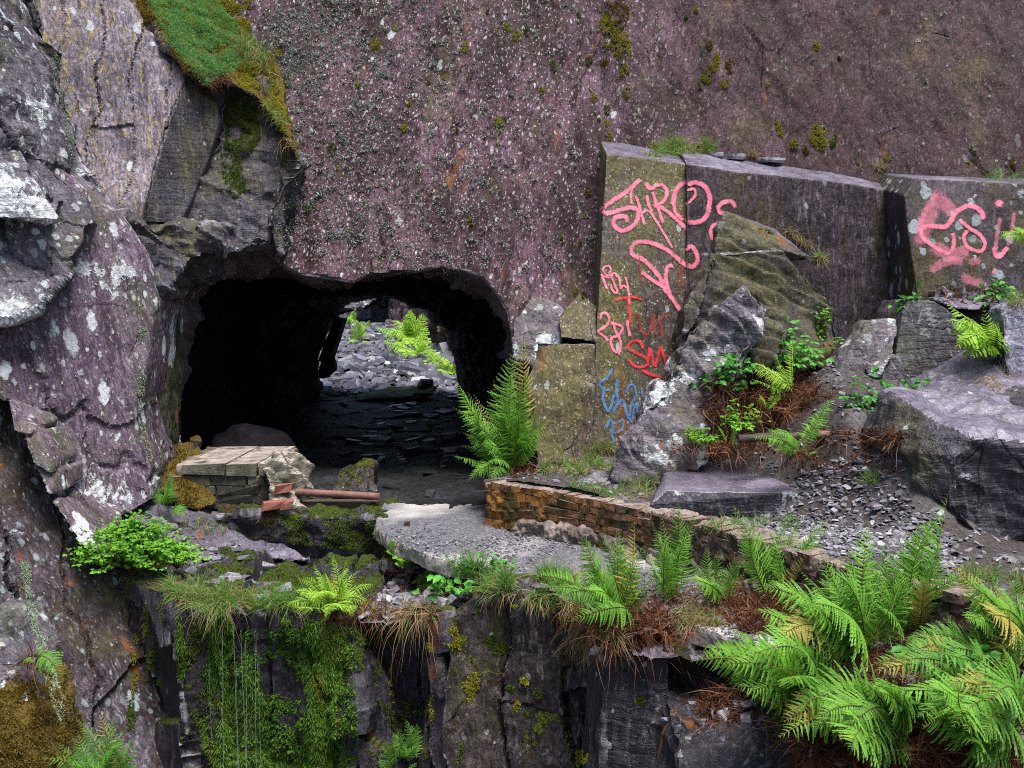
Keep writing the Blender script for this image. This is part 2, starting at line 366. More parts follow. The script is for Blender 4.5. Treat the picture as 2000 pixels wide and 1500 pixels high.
M['streaked'] = slate('streaked_slate', ((.032, .025, .028), (.055, .044, .047), (.09, .082, .086)), tilt=.32, streak=1.0, scols=((.026, .014, .010), (.14, .145, .15)),
                      spots=((15, .30, .44, (.30, .35, .38), .42), (7, .22, .40, (.32, .38, .42), .42), (34, .4, .45, (.26, .28, .28), .5)), dk=.72, rust=.34, olive=.35, olivecol=(.045, .045, .016), bump=.8, stain=.5)
M['block'] = slate('olive_slate_block', ((.060, .048, .038), (.085, .072, .055), (.115, .105, .080)), dk=.8, tilt=.05, streak=.6, scols=((.045, .022, .018), (.13, .13, .10)),
                   spots=((42, .6, .5, (.34, .35, .25), .8), (10, .16, .40, (.36, .38, .38), .6)), olive=.8, olivecol=(.085, .078, .026), rust=.2, bump=.6)
M['blockr'] = slate('dark_purple_block', ((.035, .027, .028), (.055, .043, .044), (.085, .070, .078)), tilt=.0, streak=.75, scols=((.028, .020, .014), (.12, .10, .13)),
                    spots=((10, .10, .35, (.36, .38, .40), .7), (40, .3, .4, (.16, .15, .13), .7)), olive=.4, olivecol=(.045, .036, .014), bump=.6)
M['blockl'] = slate('lichened_dark_block', ((.040, .034, .032), (.066, .058, .056), (.10, .092, .09)), tilt=.0, streak=.5,
                    spots=((7, .5, .46, (.33, .38, .42), .75), (13, .35, .45, (.30, .34, .36), .7)), olive=.4, olivecol=(.05, .042, .014), bump=.6)
M['boulder'] = slate('boulder_slate', ((.060, .055, .062), (.098, .092, .102), (.15, .145, .155)), tilt=.4, streak=.4, spots=((7, .3, .46, (.46, .48, .50), .9), (18, .25, .4, (.34, .35, .33), .9)),
                     olive=.35, olivecol=(.06, .055, .025), bump=.75, lay=.6, patch=.0)
M['boulderw'] = slate('lichen_crusted_boulder', ((.075, .070, .072), (.13, .124, .124), (.19, .184, .184)), dk=.8, tilt=.5, streak=.4, spots=((6, .5, .48, (.52, .54, .56), .9), (16, .3, .42, (.38, .39, .36), .9)),
                      olive=.4, olivecol=(.07, .065, .03), bump=.9, lay=.7, patch=.62)
M['olive'] = slate('olive_boulder_slate', ((.050, .047, .042), (.075, .07, .06), (.11, .105, .09)), tilt=.1, streak=.4, spots=((8, .14, .4, (.34, .36, .36), .9), (34, .3, .42, (.2, .2, .15), .9)),
                   olive=.75, olivecol=(.062, .058, .022), bump=.6, rust=.15)
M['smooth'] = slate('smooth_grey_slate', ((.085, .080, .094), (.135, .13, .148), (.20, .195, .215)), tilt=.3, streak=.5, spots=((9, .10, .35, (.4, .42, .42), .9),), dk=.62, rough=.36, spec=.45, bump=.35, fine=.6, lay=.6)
M['darkrock'] = slate('dark_grey_slate', ((.026, .024, .029), (.042, .040, .047), (.070, .068, .078)), tilt=.3, streak=.6, scols=((.016, .014, .017), (.14, .14, .155)), spots=((9, .12, .38, (.3, .32, .33), .9),), olive=.25, olivecol=(.05, .046, .02), patch=.10,
                       rough=.45, spec=.3, bump=.7, lay=.8, pale=.22, palecol=(.16, .16, .175))
M['post'] = slate('fractured_dark_slate', ((.022, .020, .024), (.036, .034, .040), (.060, .058, .066)), streak=.7, scols=((.014, .011, .012), (.10, .10, .11)), spots=((6, .2, .42, (.45, .48, .50), .9), (14, .2, .4, (.3, .32, .33), .8)), rust=.30, patch=.14, lay=.7, rough=.45, spec=.3, bump=.8, olive=.2, olivecol=(.04, .036, .014))
M['pale'] = slate('silvery_slate', ((.16, .165, .18), (.24, .25, .27), (.33, .345, .37)), tilt=.1, streak=.6, scols=((.08, .085, .09), (.40, .43, .46)), bump=.8, lay=.6)
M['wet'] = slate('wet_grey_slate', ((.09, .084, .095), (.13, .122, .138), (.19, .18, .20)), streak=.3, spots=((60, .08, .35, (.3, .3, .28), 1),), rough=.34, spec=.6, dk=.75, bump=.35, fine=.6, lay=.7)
M['tunnel'] = slate('shade_dark_tunnel_slate', ((.006, .006, .008), (.010, .010, .012), (.02, .019, .02)), edge=0.0, streak=.3, rough=.75, spec=.08, bump=.8)  # near-black base: the shade inside the tunnel is put into the stone colour
M['lip'] = slate('tunnel_lip_slate', ((.12, .105, .10), (.20, .175, .165), (.28, .25, .235)), streak=.2, rough=.7, spec=.2, bump=.8, lay=.6)  # lip painted far paler: light on the underside is put into its colour
M['side'] = slate('green_stained_slate', ((.022, .022, .019), (.040, .042, .032), (.07, .072, .055)), tilt=.05, streak=.8, scols=((.016, .014, .012), (.085, .105, .04)), rust=.2, olive=.5, olivecol=(.045, .055, .016), crust=.2, bump=.8)
M['mossrock'] = slate('mossy_slate', ((.03, .028, .03), (.05, .047, .05), (.08, .077, .082)), tilt=.05, streak=.5, moss=.25, mosscol=(.035, .050, .008), rough=.55, bump=1.0)
M['brownmoss'] = slate('brown_mossy_rock', ((.03, .028, .03), (.05, .047, .05), (.08, .077, .082)), moss=1.0, mosscol=(.085, .060, .012), rough=.8, bump=1.0)
M['farwall'] = slate('far_striped_slate', ((.05, .04, .05), (.085, .068, .078), (.13, .11, .115)), streak=1.0, scols=((.03, .022, .022), (.15, .12, .05)), rust=.3, olive=.3, bump=.8)
M['ledge'] = slate('ledge_slate', ((.045, .040, .045), (.085, .078, .086), (.13, .125, .138)), streak=.2, moss=-.45, mosscol=(.038, .042, .008), dk=.8, rust=.22, rough=.5, spec=.45, bump=1.0, lay=.8)

def m_chip(name, lo, hi, rough=.5, moss=0):
    t = MT(name); r = t.island(); c = t.mix(r, lo, hi)
    f = t.rng(t.noise(30, 4, .65), .3, .7, .65, 1.3); c = t.mix(1, c, t.node('CombineColor', {0: f, 1: f, 2: f}).outputs[0], 'MULTIPLY')
    return t.fin(c, rough, t.noise(45, 4, .6), .4, .01, .45)
M['chip'] = m_chip('slate_chip', (.040, .037, .044), (.20, .192, .22), .42)
M['scree'] = m_chip('scree_slate', (.020, .020, .026), (.13, .132, .165), .36)
M['tchip'] = m_chip('wet_shaded_tunnel_slate', (.005, .005, .006), (.035, .035, .038), .4)  # wet flakes, their colour also darkened to carry the tunnel's shade
def m_ground(name, a, b, c_, sc=1.0):
    t = MT(name); n = t.noise(2.2 * sc, 7, .7); v = t.voro(46 * sc); k = t.node('SeparateColor', {0: v.outputs['Color']})
    col = t.ramp(n, [(.3, a), (.5, b), (.7, c_)]); f = t.rng(k.outputs[0], 0, 1, .55, 1.5, False)
    col = t.mix(1, col, t.node('CombineColor', {0: f, 1: f, 2: f}).outputs[0], 'MULTIPLY')
    h = t.math('ADD', t.math('MULTIPLY', k.outputs[1], .7), t.math('MULTIPLY', t.noise(30, 5, .7), .6))
    return t.fin(col, .6, h, .9, .02, .35)
M['bank'] = m_ground('slate_waste', (.022, .015, .012), (.040, .032, .033), (.085, .078, .090))
M['path'] = m_ground('gritty_path', (.085, .080, .088), (.125, .120, .133), (.17, .165, .18), 1.3)
M['soil'] = m_ground('peaty_soil', (.022, .014, .009), (.040, .026, .018), (.06, .05, .05))
M['tfloor'] = m_ground('tunnel_floor_slate', (.008, .008, .009), (.014, .014, .016), (.03, .03, .034), .7)  # floor colour blackened: the dimness of the tunnel is painted in
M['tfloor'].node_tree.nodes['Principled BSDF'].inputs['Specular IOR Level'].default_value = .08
def m_concrete():
    t = MT('weathered_concrete'); n = t.noise(3, 7, .7); c = t.ramp(n, [(.3, (.13, .12, .11)), (.55, (.26, .24, .225)), (.75, (.36, .34, .32))])
    top = t.rng(t.nz(), .5, .9); g = t.noise(60, 4, .7); peb = t.voro(70); pk = t.node('SeparateColor', {0: peb.outputs['Color']}).outputs[0]
    ctop = t.mix(t.rng(t.noise(.75, 3, .5, t.map(loc=(0, .6, 0))), .5, .62), t.mix(pk, (.045, .042, .050), (.13, .126, .145)), t.mix(g, (.2, .19, .19), (.40, .385, .38)))
    c = t.mix(top, t.mix(t.rng(t.noise(7, 5, .7), .52, .64), c, (.10, .085, .025)), ctop)
    return t.fin(c, .7, t.math('ADD', t.math('MULTIPLY', g, .5), t.math('MULTIPLY', pk, .5)), .8, .015, .35)
M['concrete'] = m_concrete()
def m_brick(name, st, isl=True):
    t = MT(name); r = t.island() if isl else t.noise(8, 5, .7); c = t.ramp(r, st)
    g = t.noise(26, 6, .75); c = t.mix(t.rng(g, .46, .66), c, (.085, .06, .05)); c = t.mix(t.rng(t.noise(9, 5, .7, t.map(loc=(2, 2, 2))), .52, .66), c, (.24, .19, .165))
    x = t.node('SeparateXYZ', {0: t.co}).outputs[0]; near = t.rng(x, -.9, .5, 1, 0)
    li = t.math('MULTIPLY', t.rng(t.math('ADD', t.noise(3.6, 6, .72), t.math('MULTIPLY', t.math('SUBTRACT', t.noise(40, 3, .7), .5), .35)), .39, .50), t.math('MULTIPLY', near, t.rng(t.nz(), .4, .8, 1, 0)))
    c = t.mix(t.math('MULTIPLY', li, .85), c, t.mix(t.noise(30, 3, .6), (.20, .075, .008), (.36, .17, .025)))
    mo = t.rng(t.noise(4.4, 7, .75, t.map(loc=(4, 4, 4))), .50, .58); c = t.mix(t.math('MULTIPLY', mo, .9), c, t.mix(t.noise(70, 3, .6), (.022, .022, .007), (.06, .058, .016)))
    c = t.mix(t.math('MULTIPLY', t.rng(t.nz(), .6, .9), t.rng(t.noise(12, 5, .7, t.map(loc=(8, 1, 3))), .36, .56, .2, .85)), c, t.mix(g, (.22, .17, .15), (.42, .35, .32)))
    h = t.math('ADD', t.math('MULTIPLY', g, 1.5), t.math('MULTIPLY', mo, t.noise(70, 3, .7)))
    return t.fin(c, .85, h, 1.0, .025, .2)
M['brick'] = m_brick('old_red_brick', [(0, (.12, .055, .045)), (.5, (.17, .080, .064)), (1, (.19, .13, .11))])
M['mortar'] = m_brick('crumbling_render', [(.36, (.05, .036, .026)), (.5, (.12, .075, .058)), (.64, (.19, .14, .12))], False)

def m_simple(name, stops, scale, rough=.75, bump=.5, dist=.01, spec=.3, det=6):
    t = MT(name); n = t.noise(scale, det, .7); return t.fin(t.ramp(n, stops), rough, t.noise(scale * 5, 4, .7), bump, dist, spec)
M['render'] = m_simple('pink_grey_render', [(.36, (.04, .033, .024)), (.48, (.10, .078, .066)), (.62, (.21, .165, .15))], 6)
def m_pier():
    t = MT('greenish_pier_stone'); n = t.noise(6, 7, .72); r = t.island(); g = t.noise(45, 4, .7)
    c = t.mix(t.rng(t.nz(), .4, .8), t.ramp(n, [(.35, (.028, .030, .018)), (.5, (.070, .066, .048)), (.65, (.12, .11, .09))]), t.ramp(n, [(.35, (.10, .085, .07)), (.5, (.20, .17, .155)), (.65, (.28, .245, .23))]))
    f = t.rng(t.math('ADD', t.math('MULTIPLY', g, .6), t.math('MULTIPLY', r, .4)), .3, .7, .6, 1.35); c = t.mix(1, c, t.node('CombineColor', {0: f, 1: f, 2: f}).outputs[0], 'MULTIPLY')
    return t.fin(c, .75, t.math('ADD', t.math('MULTIPLY', n, 1.2), t.math('MULTIPLY', g, .5)), .9, .02, .3)
M['pierstone'] = m_pier()
M['pierbrick'] = m_simple('broken_brick', [(.3, (.07, .045, .035)), (.5, (.20, .065, .045)), (.7, (.16, .12, .10))], 12)
M['rustpipe'] = m_simple('rusty_iron', [(.3, (.065, .028, .022)), (.5, (.12, .055, .045)), (.7, (.17, .09, .075))], 11, .6, .4)
M['wood'] = m_simple('weathered_timber', [(.3, (.02, .014, .012)), (.5, (.045, .03, .025)), (.7, (.08, .055, .045))], 9, .8)
M['mosstone'] = m_simple('green_mossed_slab', [(.3, (.03, .045, .012)), (.5, (.065, .10, .02)), (.7, (.09, .12, .04))], 5, .8)
def m_leaf(name, lo, hi, trans=.45, rough=.5, tip=None):
    t = MT(name); r = t.island(); o = t.node('ObjectInfo').outputs['Random']
    k = t.math('ADD', t.math('MULTIPLY', r, .55), t.math('MULTIPLY', o, .45)); c = t.mix(k, lo, hi)
    if tip: c = t.mix(t.rng(t.noise(2.2, 2, .5), .62, .74), c, tip)
    t.put(t.bs.inputs['Base Color'], c); t.put(t.bs.inputs['Roughness'], rough); t.put(t.bs.inputs['Specular IOR Level'], .25)
    tr = t.node('BsdfTranslucent', {0: c}); mx = t.node('MixShader', {0: trans, 1: t.bs.outputs[0], 2: tr.outputs[0]})
    t.nt.links.new(mx.outputs[0], t.out.inputs[0]); return t.m
M['fern'] = m_leaf('fern_green', (.045, .14, .012), (.19, .43, .042), .42, tip=(.30, .40, .05))
M['fernd'] = m_leaf('deep_fern_green', (.035, .12, .012), (.14, .35, .04), .4, tip=(.2, .36, .05))
M['ferny'] = m_leaf('fresh_fern_green', (.15, .33, .025), (.40, .62, .07), .45, tip=(.46, .52, .08))
M['fernold'] = m_leaf('yellowing_fern', (.20, .17, .03), (.36, .34, .07), .35)
M['stalk'] = m_leaf('fern_stalk', (.06, .030, .012), (.12, .075, .025), .1)
M['leaf'] = m_leaf('bramble_leaf', (.025, .13, .022), (.11, .34, .045), .35)
M['leafy'] = m_leaf('bilberry_leaf', (.08, .24, .018), (.24, .50, .05), .45)
M['grass'] = m_leaf('grass_green', (.055, .17, .03), (.16, .34, .06), .4)
M['straw'] = m_leaf('dry_grass', (.20, .13, .06), (.42, .31, .17), .3)
M['dead'] = m_leaf('dead_bracken', (.030, .012, .007), (.20, .075, .03), .15)
M['twig'] = m_leaf('bramble_stem', (.05, .025, .015), (.14, .06, .03), .05)
M['lichen'] = m_leaf('grey_green_lichen', (.17, .19, .16), (.42, .46, .42), .1, .8)
M['lichenw'] = m_leaf('white_lichen', (.42, .44, .45), (.72, .75, .78), .05, .8)
M['licheng'] = m_leaf('pale_green_lichen', (.17, .23, .14), (.36, .44, .30), .1, .8)
M['moss'] = m_leaf('moss_green', (.035, .060, .005), (.12, .17, .014), .35)
M['mossy'] = m_leaf('moss_yellow', (.11, .12, .008), (.32, .30, .025), .35)
M['mossb'] = m_leaf('moss_brown', (.07, .045, .007), (.20, .135, .022), .3)
M['mossg'] = m_leaf('stonecrop_green', (.07, .19, .05), (.20, .42, .13), .35)
M['mossd'] = m_leaf('dripping_moss', (.030, .070, .007), (.15, .30, .026), .35)
def m_water():
    t = MT('still_water'); return t.fin((.012, .011, .010), .04, t.noise(14, 3, .5), .08, .01, .5)
M['water'] = m_water()
def m_trickle():
    t = MT('falling_water'); t.put(t.bs.inputs['Transmission Weight'], .9); t.put(t.bs.inputs['IOR'], 1.33); return t.fin((.8, .84, .9), .1, None, spec=.5)
M['trickle'] = m_trickle()
def m_paint(name, c, cover):
    t = MT(name); a = t.attr('cov'); sp = t.noise(130, 4, .75); sp2 = t.noise(14, 6, .75); sp3 = t.noise(45, 4, .7)
    al = t.math('ADD', t.math('MULTIPLY', a, 1.35), t.math('ADD', t.math('MULTIPLY', t.math('SUBTRACT', sp, .5), 2.6), t.math('ADD', t.math('MULTIPLY', t.math('SUBTRACT', sp2, .5), 1.6), t.math('MULTIPLY', t.math('SUBTRACT', sp3, .5), 1.6))))
    al = t.math('MULTIPLY', t.rng(al, .2, .95), cover); t.put(t.bs.inputs['Alpha'], al)
    return t.fin(t.mix(t.rng(sp2, .35, .65), c, tuple(min(.9, x * 1.4 + .03) for x in c)), .7, sp, .3, .004, .2)
M['pink'] = m_paint('pink_spray_paint', (.60, .15, .22), .80)
M['pinkw'] = m_paint('worn_pink_spray_paint', (.60, .15, .23), .66)
M['scratch'] = m_paint('chalky_scratch', (.22, .22, .25), .30)
M['pinkf'] = m_paint('faded_pink_spray_paint', (.52, .15, .22), .34)
M['red'] = m_paint('red_spray_paint', (.46, .012, .018), .8)
M['maroon'] = m_paint('faded_red_spray_paint', (.20, .018, .014), .6)
M['blue'] = m_paint('blue_spray_paint', (.05, .17, .40), .62)

# ------------------------------------------------------------------ the large structure: quarry walls, tunnel, ground
ROCKN = [('f', .8, .06), ('c', 1.8, .16), ('c', 4.5, .05), ('f', 12, 0.0024)]
FACE = [('f', .6, .04), ('c', (1.1, 1.1, .8), .045), ('c', (4, 4, 2.5), .012), ('f', 12, 0.0008)]
def struct(o): return tag(o, kind='structure')

MOUTH = [(330, 1000), (335, 860), (330, 760), (335, 660), (340, 600), (350, 545), (385, 505), (430, 482), (470, 492), (505, 476), (525, 497), (550, 520), (590, 537), (640, 543), (690, 553), (720, 537), (765, 527), (810, 532), (860, 520), (905, 526), (945, 540), (968, 570), (990, 610), (998, 650), (1003, 720), (1000, 850), (990, 1000)]
INNER = [(352, 980), (356, 860), (360, 740), (370, 650), (390, 590), (425, 545), (480, 548), (530, 554), (560, 551), (600, 556), (640, 572), (655, 580), (690, 563), (730, 552), (790, 546), (850, 552), (900, 566), (940, 590), (965, 620), (980, 660), (985, 720), (985, 850), (975, 980)]
FAR = [(625, 778), (627, 740), (626, 700), (638, 660), (660, 622), (672, 596), (700, 586), (735, 582), (765, 579), (788, 588), (800, 600), (830, 606), (845, 634), (868, 640), (882, 680), (892, 715), (896, 760), (897, 778)]
def wall_y(x, z): return 10.9 - 0.065 * (x + 1.6) + 0.30 * (z - 2.2)
wallpl = Plane((700, 545, 10.9), (700, 0, 11.87), (1700, 300, 10.95))
def main_wall():
    st = 0.0155; xs = np.arange(-4.3, 8.6, st); zs = np.arange(-.6, 7.6, st); X, Z = np.meshgrid(xs, zs); nx, nz = len(xs), len(zs)
    V = np.column_stack([X.ravel(), wall_y(X.ravel(), Z.ravel()), Z.ravel()])
    px = 1000 + F * V[:, 0] / V[:, 1]; py = HOR - F * (V[:, 2] - H) / V[:, 1]
    jx = 7 * perlin(V * 5.0); jy = 7 * perlin(V * 4.0 + 9) + 5 * lin(V * 7)
    hole = in_poly(MOUTH, px + jx, py + jy)
    d = .07 * fbm(V * (.55, .55, .4), 3) + .045 * fbm((V + .16 * V[:, [2, 1, 0]] * (1, 0, 0)) * (3.2, 3.2, .40), 4) + .006 * fbm((V + .16 * V[:, [2, 1, 0]] * (1, 0, 0)) * (13, 13, 1.8), 3) + .0015 * fbm(V * 14, 2)
    q = V * (1, 1, .5) + .1 * V[:, [2, 1, 0]]
    d += .03 * chips(q * 1.5 + 3) * sstep(fbm(V * .7 + 4, 2), -.1, .5)
    w_ = V * (19, 19, 14) + .5 * np.column_stack([perlin(V * 30), perlin(V * 30 + 7), perlin(V * 30 + 13)])
    dd, off, rn, gap = cells(w_)
    dens = .0 + .50 * sstep(1250 - px, 0, 700) * (1 - .35 * sstep(py, 250, 520)) + .38 * np.clip(fbm(V * 1.6 + 31, 4), -1, 1)
    dens += .8 * sstep(720 - px, 0, 150) * (1 - sstep(py, 120, 300))
    lump = np.clip(1 - dd / (.28 + .42 * rn[:, 1]), 0, 1) * (rn[:, 4] < np.clip(dens, .004, .85))
    d += .013 * np.sqrt(lump) * (.6 + rn[:, 2])
    n = np.array([.065, -1, .30]); n /= np.linalg.norm(n); n[2] = .29
    V = V + d[:, None] * (n * (1, 1, 1)) * 1.0
    i = np.arange(nx * nz).reshape(nz, nx)
    f = np.stack([i[:-1, :-1], i[:-1, 1:], i[1:, 1:], i[1:, :-1]], -1).reshape(-1, 4)
    f = f[~hole[f].any(1)]; used = np.unique(f); mm = np.full(nx * nz, -1); mm[used] = np.arange(len(used))
    V, f, lump = V[used], mm[f], lump[used]
    o = obj('quarry_wall', V, f, M['wall'], attrs={'crust': lump}); SURF.append((o, V, f)); return struct(o)
wall = main_wall()

def resample(poly, n):
    p = np.asarray(poly, float); s = np.concatenate([[0], np.cumsum(np.linalg.norm(np.diff(p, axis=0), axis=1))]); t = np.linspace(0, s[-1], n)
    return np.column_stack([np.interp(t, s, p[:, 0]), np.interp(t, s, p[:, 1])])
def tunnel():
    n = 260; a = resample(MOUTH, n); b = resample(INNER, n); c = resample(FAR, n)
    A = np.array([wallpl.at(*p) for p in a]); 
    lean = (p_ := A[:, 1])
    B = np.array([P(p[0], p[1], d + .55 + .12 * math.sin(i * .35)) for i, (p, d) in enumerate(zip(b, np.minimum(lean, 11.2)))])
    C = np.array([P(p[0], p[1], 19.3) for p in c])
    C0 = np.array([P(500 + (p[0] - 640) * 1.9, 600 + (p[1] - 600) * 1.30, 12.6) for p in c])
    cx = np.array([670, 760]); E = np.array([wallpl.at(*(cx + (p - cx) * 1.09)) for p in a]) + (0, .14, 0); rows = [E, A + (0, .03, 0)]
    for k in range(1, 9): rows.append(A + (B - A) * (k / 8) ** 1.0)
    m = 46
    for k in range(1, m + 1):
        t = k / m; rows.append(B + (C - B) * t)
    rows = np.array(rows); V = rows.reshape(-1, 3); r = len(rows)
    cen = V.copy(); cen[:, 0] = -1.4; cen[:, 2] = 1.0
    out = V - cen; out[:, 1] = 0; out /= np.linalg.norm(out, axis=1)[:, None] + 1e-9
    k = np.repeat(np.arange(r), n); fade = sstep(k, 1, 6)
    amp = fade * (.05 * fbm(V * 1.6, 4) + .09 * chips(V * 1.5) + .10 * chips(V * 3.6 + 5) + .05 * lin(V * 8) + .012 * fbm(V * 9, 3))
    endf = sstep(k, r - 12, r); V = V + out * (amp * (1 - .45 * endf) + .10 * fade * (1 - endf))[:, None]
    i = np.arange(r * n).reshape(r, n); f = np.stack([i[:-1, :-1], i[1:, :-1], i[1:, 1:], i[:-1, 1:]], -1)
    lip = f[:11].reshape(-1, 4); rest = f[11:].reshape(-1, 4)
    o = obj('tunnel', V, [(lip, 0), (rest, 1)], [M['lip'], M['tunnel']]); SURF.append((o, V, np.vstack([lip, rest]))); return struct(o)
tunnel()
def tfloor_z(q):
    p = np.column_stack([q, np.zeros(len(q))]); return -.02 + .03 * fbm(p * 1.2, 4) + .03 * chips(p * (2.2, 1.6, 1) + 7) + .05 * sstep(p[:, 1], 16, 19.5)
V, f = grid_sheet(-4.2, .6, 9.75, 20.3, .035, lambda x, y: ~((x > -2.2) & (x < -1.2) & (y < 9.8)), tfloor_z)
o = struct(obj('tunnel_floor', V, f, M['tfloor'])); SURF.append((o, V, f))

# left-hand faces
def face(name, outline, pl, ext, mat, spec=FACE, vox=.024, seed=0.0): return struct(solid(name, [prism(outline, Plane(*pl), ext)], vox, spec, M[mat], seed))
face('quarry_face', [(-300, 640), (-300, 300), (0, 292), (60, 292), (130, 345), (170, 378), (235, 440), (262, 485), (300, 590), (292, 650), (282, 720), (267, 785), (276, 850), (300, 920), (297, 985), (250, 1012), (190, 1012), (100, 920), (30, 790), (-300, 660)],
     [(0, 600, 8.6), (300, 600, 9.75), (150, 1000, 8.75)], (-.12, 1.3, 0), 'left', FACE + [('v', (.9, .62), .03)], .022, 1.0)
face('quarry_face', [(-300, 295), (-20, 296), (60, 292), (130, 345), (172, 382), (186, 436), (168, 446), (164, 472), (140, 505), (128, 540), (98, 565), (72, 602), (20, 622), (-300, 660)],
     [(0, 600, 8.42), (170, 420, 9.10), (0, 300, 8.85)], (-.2, .7, 0), 'ridge', [('v', (1.2, .6), .035), ('f', .8, .05), ('c', 1.1, .06), ('c', 5, .012), ('f', 12, 0.0020)], .02, 1.5)
# green stained inner side of that face
struct(solid('quarry_face', [prism([(288, 610), (320, 585), (352, 600), (358, 720), (352, 860), (330, 905), (300, 935), (284, 900), (272, 790), (285, 720)], Plane((285, 720, 9.9), (355, 720, 10.75), (300, 930, 9.85)), (-.4, .5, 0))], .02, [('f', (3, 3, .8), .05), ('f', 9, .012), ('c', (5, 5, 1.2), .04)], M['side'], 2.0))
face('quarry_face', [(-300, -200), (-20, -60), (0, 15), (45, 90), (75, 120), (95, 210), (135, 330), (190, 390), (238, 436), (170, 392), (60, 312), (-300, 320)],
     [(0, 150, 8.95), (150, 340, 9.55), (0, 290, 8.6)], (-.3, 1.3, .25), 'ridge', [('v', (1.5, .75), .07), ('f', .8, .05), ('c', (1.5, 1.5, 3.0), .05), ('l', (2.0, .4, 3.2), .035), ('f', 10, .01)], .024, 3.0)
struct(solid('quarry_face', [hull([P(*p) for p in [(-60, 300, 8.3), (40, 288, 8.6), (70, 330, 8.55), (120, 380, 8.8), (110, 430, 8.6), (-60, 430, 8.2), (-60, 300, 9.5), (60, 300, 9.6), (150, 400, 9.5)]])], .022, ROCKN, M['ridge'], 4.0))
face('quarry_face', [(20, -220), (252, -220), (250, 0), (310, 75), (372, 138), (335, 215), (300, 330), (275, 436), (215, 425), (150, 310), (100, 150), (60, 20)],
     [(60, 0, 10.3), (350, 130, 10.8), (250, 430, 10.1)], (0, 1.1, .2), 'striate', [('f', .7, .05), ('v', (3.0, .06), .022), ('f', (7, 7, .7), .014), ('f', 12, 0.0016)], .022, 5.0)
struct(solid('quarry_face', [hullpx([(60, 75, 9.9), (85, 68, 10.0), (102, 80, 10.1), (100, 150, 10.0), (70, 150, 9.9)], .4)], .02, ROCKN, M['facet'], 5.5))
face('quarry_face', [(370, 133), (400, 150), (428, 185), (432, 240), (402, 330), (352, 434), (275, 438), (300, 330), (335, 215)],
     [(372, 135, 10.8), (275, 432, 10.12), (425, 230, 11.0)], (0, .8, .1), 'facet', FACE, .022, 6.0)
face('quarry_face', [(330, 440), (395, 330), (422, 180), (500, 175), (560, 250), (585, 320), (540, 440), (520, 478), (430, 478)],
     [(350, 450, 10.75), (560, 300, 11.1), (450, 160, 11.25)], (0, .6, 0), 'facet', [('f', .8, .08), ('c', 1.5, .30), ('c', 4, .07), ('f', 12, 0.0024)], .022, 7.0)
struct(solid('quarry_face', [hullpx([(535, 470, 10.75), (520, 430, 10.7), (560, 330, 10.85), (575, 300, 10.95), (560, 400, 10.8), (548, 500, 10.8)], .4)], .02, ROCKN, M['facet'], 8.0))
slope = face('mossy_slope', [(252, -220), (250, 0), (310, 78), (372, 142), (405, 168), (440, 158), (500, 188), (540, 238), (574, 295), (562, 180), (542, 110), (500, 40), (492, -220)],
     [(370, 135, 10.72), (570, 270, 10.85), (400, -20, 12.0)], (0, 1.2, -.5), 'brownmoss', [('f', .9, .10), ('f', 4, .04), ('f', 12, 0.0060)], .028, 9.0)
face('quarry_face', [(232, 425), (290, 436), (350, 434), (380, 460), (440, 440), (480, 470), (520, 464), (515, 484), (500, 474), (470, 490), (430, 482), (385, 502), (350, 527), (322, 560), (303, 602), (285, 560), (262, 492)],
     [(235, 432, 9.85), (520, 470, 10.75), (305, 590, 9.85)], (.05, 1.0, .05), 'facet', [('f', .8, .06), ('c', 2.4, .26), ('c', 6, .06), ('l', (2.5, .5, 4), .02), ('f', 12, 0.0032)], .02, 10.0)
face('quarry_face', [(-300, 660), (5, 780), (60, 850), (100, 930), (190, 1016), (262, 1066), (264, 1132), (300, 1240), (335, 1340), (420, 1580), (90, 1580), (50, 1300), (0, 1190), (-300, 1150)],
     [(0, 1000, 8.3), (250, 1130, 8.5), (200, 1500, 7.6)], (-.8, .8, 0), 'streaked', [('f', .7, .05), ('v', (3.4, .42), .045), ('f', (6, 6, 1), .012), ('c', 3, .03), ('f', 12, 0.0020)], .022, 11.0)
struct(solid('quarry_face', [hullpx([(12, 775, 8.42), (40, 800, 8.45), (75, 832, 8.42), (60, 850, 8.3), (22, 845, 8.3)], .5), hullpx([(45, 855, 8.3), (78, 838, 8.42), (108, 905, 8.38), (100, 925, 8.3), (66, 905, 8.25)], .5),
      hullpx([(70, 915, 8.3), (118, 918, 8.42), (120, 962, 8.38), (95, 965, 8.25)], .5), hullpx([(98, 972, 8.3), (122, 975, 8.4), (205, 1052, 8.42), (200, 1085, 8.32), (150, 1060, 8.2)], .5),
      hullpx([(150, 1000, 8.55), (190, 1005, 8.7), (215, 1030, 8.6), (170, 1028, 8.5)], .5)], .016, [('f', 2, .02), ('c', 3, .03), ('f', 12, 0.0016)], M['left'], 12.0))
struct(solid('quarry_face', [hullpx([(-50, 1185, 7.3), (2, 1195, 7.35), (40, 1285, 7.2), (58, 1390, 7.0), (50, 1430, 6.95), (-50, 1430, 6.8)], .6)], .018, ROCKN, M['ridge'], 13.0))
mound = struct(solid('mossy_slope', [hullpx([(-60, 1400, 6.75), (40, 1315, 7.2), (64, 1322, 7.25), (95, 1400, 7.1), (112, 1580, 6.9), (-60, 1600, 6.4), (20, 1440, 6.7)], .5, .6)], .024, [('f', 1.5, .05), ('f', 5, .03), ('f', 12, 0.0048)], M['brownmoss'], 14.0))

struct(solid('quarry_face', [hullpx([(-300, -300, 12.0), (330, -300, 12.4), (330, 250, 12.0), (-300, 300, 11.6)], 1.0)], .05, ROCKN, M['facet'], 14.5))

